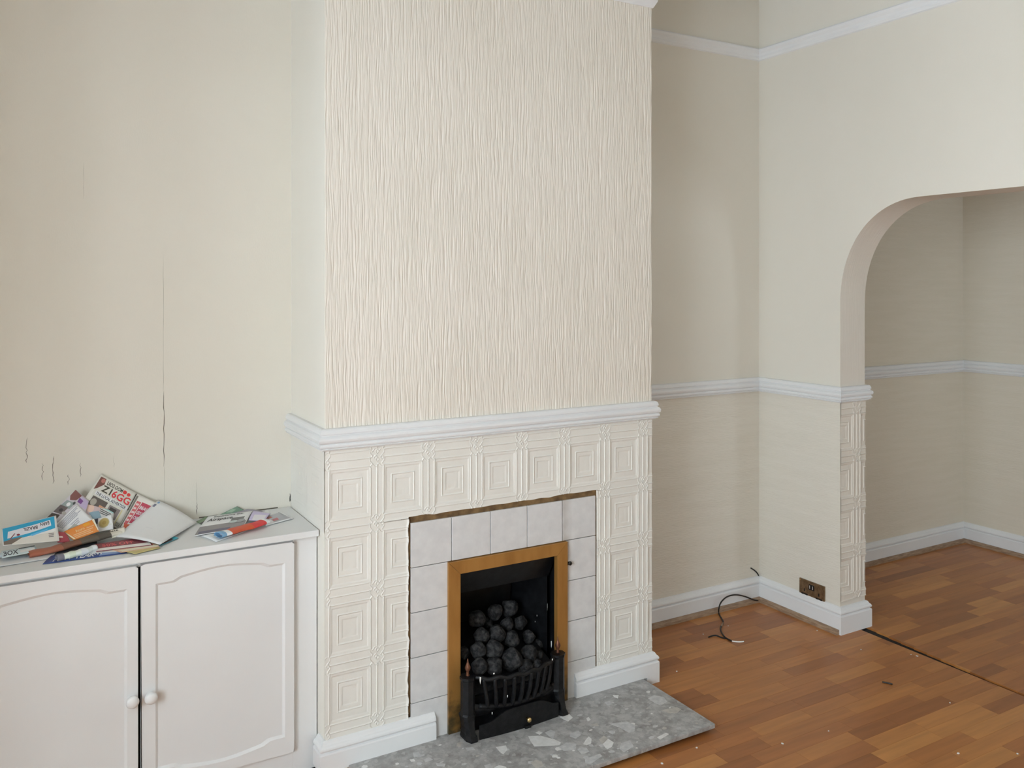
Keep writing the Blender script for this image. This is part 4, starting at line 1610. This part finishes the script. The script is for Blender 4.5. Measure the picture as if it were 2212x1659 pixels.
# flat sheets at the bottom
paper('white_leaflet', 'large plain white leaflet lying flat under the heap', 'leaflet', [(-30, 1212, 'z', .7805), (128, 1186, 'z', .7805), (112, 1206, 'z', .7800), (-30, 1229, 'z', .7800)], (202, 202, 203),
      [('r', .55, .3, .75, .45, (176, 178, 184))], bend=.002)
paper('blue_leaflet', 'navy blue leaflet with white handwritten lettering at the worktop edge', 'leaflet', [(112, 1200, 'z', .7815), (262, 1186, 'z', .7815), (275, 1195, 'z', .7795), (92, 1219, 'z', .7795)], (44, 66, 122),
      [('t', 'NEW YEAR', .10, .86, .55, 0, .5, (226, 230, 236)), ('p', [(.72, .1), (.98, .1), (.98, .9), (.66, .9)], (120, 142, 180)), ('t', 'LAW', .52, .70, .42, 0, .2, (222, 226, 234))], bend=.0015)
roll('rolled_leaflet', 'pale green and white rolled leaflet on top of the navy blue leaflet', 'leaflet', [at(122, 1206, 'z', .789), at(165, 1196, 'z', .790), at(207, 1184, 'z', .791)], .0135, [(110, 108, 118), (206, 212, 198), (196, 204, 186), (206, 212, 204), (198, 202, 206), (186, 192, 190), (206, 210, 212)], .72)
paper('dark_leaflet', 'dark grey leaflet edge between the rolled leaflet and the brown magazine', 'leaflet', [(120, 1186, 'z', .7835), (208, 1166, 'z', .7835), (212, 1182, 'z', .7825), (126, 1196, 'z', .7825)], (56, 58, 62), [('r', .3, .2, .5, .6, (90, 98, 88))])
stack = [((205, 1176), (312, 1160), (330, 1178), (208, 1192), (122, 58, 66), 'dark red and white takeaway menu fanned under the white envelope', [('t', '50% OFF', .12, .60, .34, 0, .6, (202, 92, 96)), ('r', .0, .72, .98, .97, (214, 206, 200))]),
         ((215, 1184), (330, 1168), (345, 1181), (262, 1194), (188, 150, 128), 'buff and orange menu sheet under the dark red menu', [('r', .45, .3, .9, .7, (204, 116, 82)), ('r', .05, .74, .98, .96, (206, 198, 176))]),
         ((240, 1188), (332, 1176), (346, 1184), (292, 1197), (176, 162, 108), 'mustard yellow sheet at the bottom of the menus', [('r', .3, .3, .7, .6, (150, 136, 88))]),
         ((300, 1170), (372, 1160), (386, 1163), (330, 1186), (74, 138, 152), 'teal leaflet corner poking out beneath the envelope', [('p', [(.35, .05), (.85, .05), (.8, .95), (.4, .95)], (92, 82, 82)), ('r', .86, .1, .99, .9, (62, 170, 184))]),
         ((170, 1190), (268, 1182), (274, 1191), (180, 1198), (206, 206, 206), 'narrow white sheet resting on the navy blue leaflet', [])]
for k, (a, b, c, d, col, lab, pr) in enumerate(stack):
    z = (.7880, .7850, .7825, .7815, .7835)[k]
    paper('menu_leaflet', lab, 'leaflet', [(*a, 'z', z), (*b, 'z', z), (*c, 'z', z - .0015), (*d, 'z', z - .0015)], col, pr, bend=.002)
paper('envelope', 'large blank white envelope with small blue postage mark leaning on the wall', 'envelope',
      [(341, 1081, 'y', .378), (425, 1129, 'z', .7835), (345, 1177, 'z', .7900), (250, 1160, 'z', .7925)], (215, 215, 219),
      {'postage_mark': [('r', .02, .10, .07, .17, (110, 112, 130))], 'postage_stripe': [('e', .06, .045, .022, .026, (120, 156, 190))], 'address_fold': [('p', [(.36, .66), (.50, .66), (.50, .664), (.362, .664), (.362, .76), (.36, .76)], (186, 186, 192))]},
      bend=.006, ax='u', thick=.0014)

# right-hand group
paper('green_leaflet', 'green leaflet leaning on the wall behind the white brochure', 'leaflet', [(475, 1112, 'y', .362), (512, 1094, 'y', .378), (530, 1103, 'y', .376), (500, 1117, 'y', .345)], (110, 134, 116),
      [('p', [(.3, .1), (.7, .05), (.75, .35), (.4, .45)], (140, 160, 140)), ('p', [(.1, .5), (.35, .3), (.4, .5), (.15, .7)], (86, 118, 100))])
paper('grey_leaflet', 'thin grey leaflet against the wall beside the green leaflet', 'leaflet', [(505, 1108, 'y', .355), (535, 1100, 'y', .372), (572, 1104, 'y', .350), (545, 1112, 'y', .330)], (142, 138, 146))
paper('green_card', 'small dark green card tucked under the brochure edge', 'card', [(424, 1127, 'z', .7800), (450, 1113, 'z', .7800), (460, 1122, 'z', .7795), (436, 1134, 'z', .7795)], (110, 130, 104), [('r', .0, .6, .98, .98, (60, 56, 56))])
paper('blue_photo_leaflet', 'white leaflet with a bright blue picture beneath the red booklet', 'leaflet', [(434, 1158, 'z', .7805), (560, 1128, 'z', .7805), (532, 1148, 'z', .7795), (467, 1171, 'z', .7795)], (208, 210, 216),
      [('p', [(.14, .35), (.36, .1), (.50, .4), (.42, .85), (.2, .8)], (74, 160, 200)), ('p', [(.2, .1), (.34, .02), (.42, .3), (.28, .4)], (150, 160, 174))], bend=.0015)
paper('white_brochure', 'white brochure with black script lettering and small car picture near the wall', 'brochure',
      [(450, 1116, 'z', .7860), (546, 1104, 'y', .352), (526, 1140, 'z', .7840), (420, 1158, 'z', .7830)], (212, 212, 213),
      [('r', .0, .62, .98, .99, (132, 128, 128)), ('r', .05, .86, .7, .97, (96, 94, 112)), ('t', 'Experience the.', .16, .15, .09, 0, .66, (62, 60, 64)), ('t', 'Airspace', .08, .38, .17, 0, .54, (54, 52, 56)),
       ('r', .62, .36, .90, .66, (104, 104, 104)), ('e', .70, .60, .10, .07, (176, 186, 184)), ('e', .86, .60, .09, .09, (150, 152, 154))], bend=.003, thick=.0012)
paper('lilac_leaflet', 'curled lilac leaflet between the brochure and the grey photo card', 'leaflet', [(548, 1104, 'y', .345), (585, 1110, 'z', .7870), (572, 1126, 'z', .7870), (537, 1124, 'z', .7880)], (188, 178, 206),
      [('p', [(.2, .5), (.9, .4), (.9, .98), (.2, .98)], (210, 206, 212))], bend=.004)
paper('grey_photo_card', 'white-bordered photo card in grey and red nearest the chimney breast', 'card', [(560, 1118, 'z', .7815), (604, 1106, 'z', .7815), (634, 1120, 'z', .7810), (574, 1136, 'z', .7810)], (212, 212, 214),
      [('r', .04, .10, .90, .90, (166, 166, 170)), ('p', [(.08, .3), (.42, .2), (.46, .42), (.12, .5)], (176, 112, 104)), ('p', [(.1, .6), (.3, .55), (.34, .9), (.08, .9)], (206, 204, 206)), ('p', [(.36, .6), (.58, .55), (.56, .78), (.34, .82)], (180, 108, 112)),
       ('r', .90, .02, .92, .96, (150, 150, 152))], bend=.001)
roll('red_booklet', 'red and orange folded booklet with white ends lying on the blue picture leaflet', 'booklet', [at(472, 1156, 'z', .7920), at(500, 1148, 'z', .7920), at(540, 1137, 'z', .7925), at(576, 1126, 'z', .7930)], .0225,
     [(112, 150, 180), (216, 217, 219), (186, 78, 50), (188, 80, 50), (190, 82, 52), (190, 82, 50), (196, 56, 56), (198, 58, 60), (216, 214, 216)], .36)
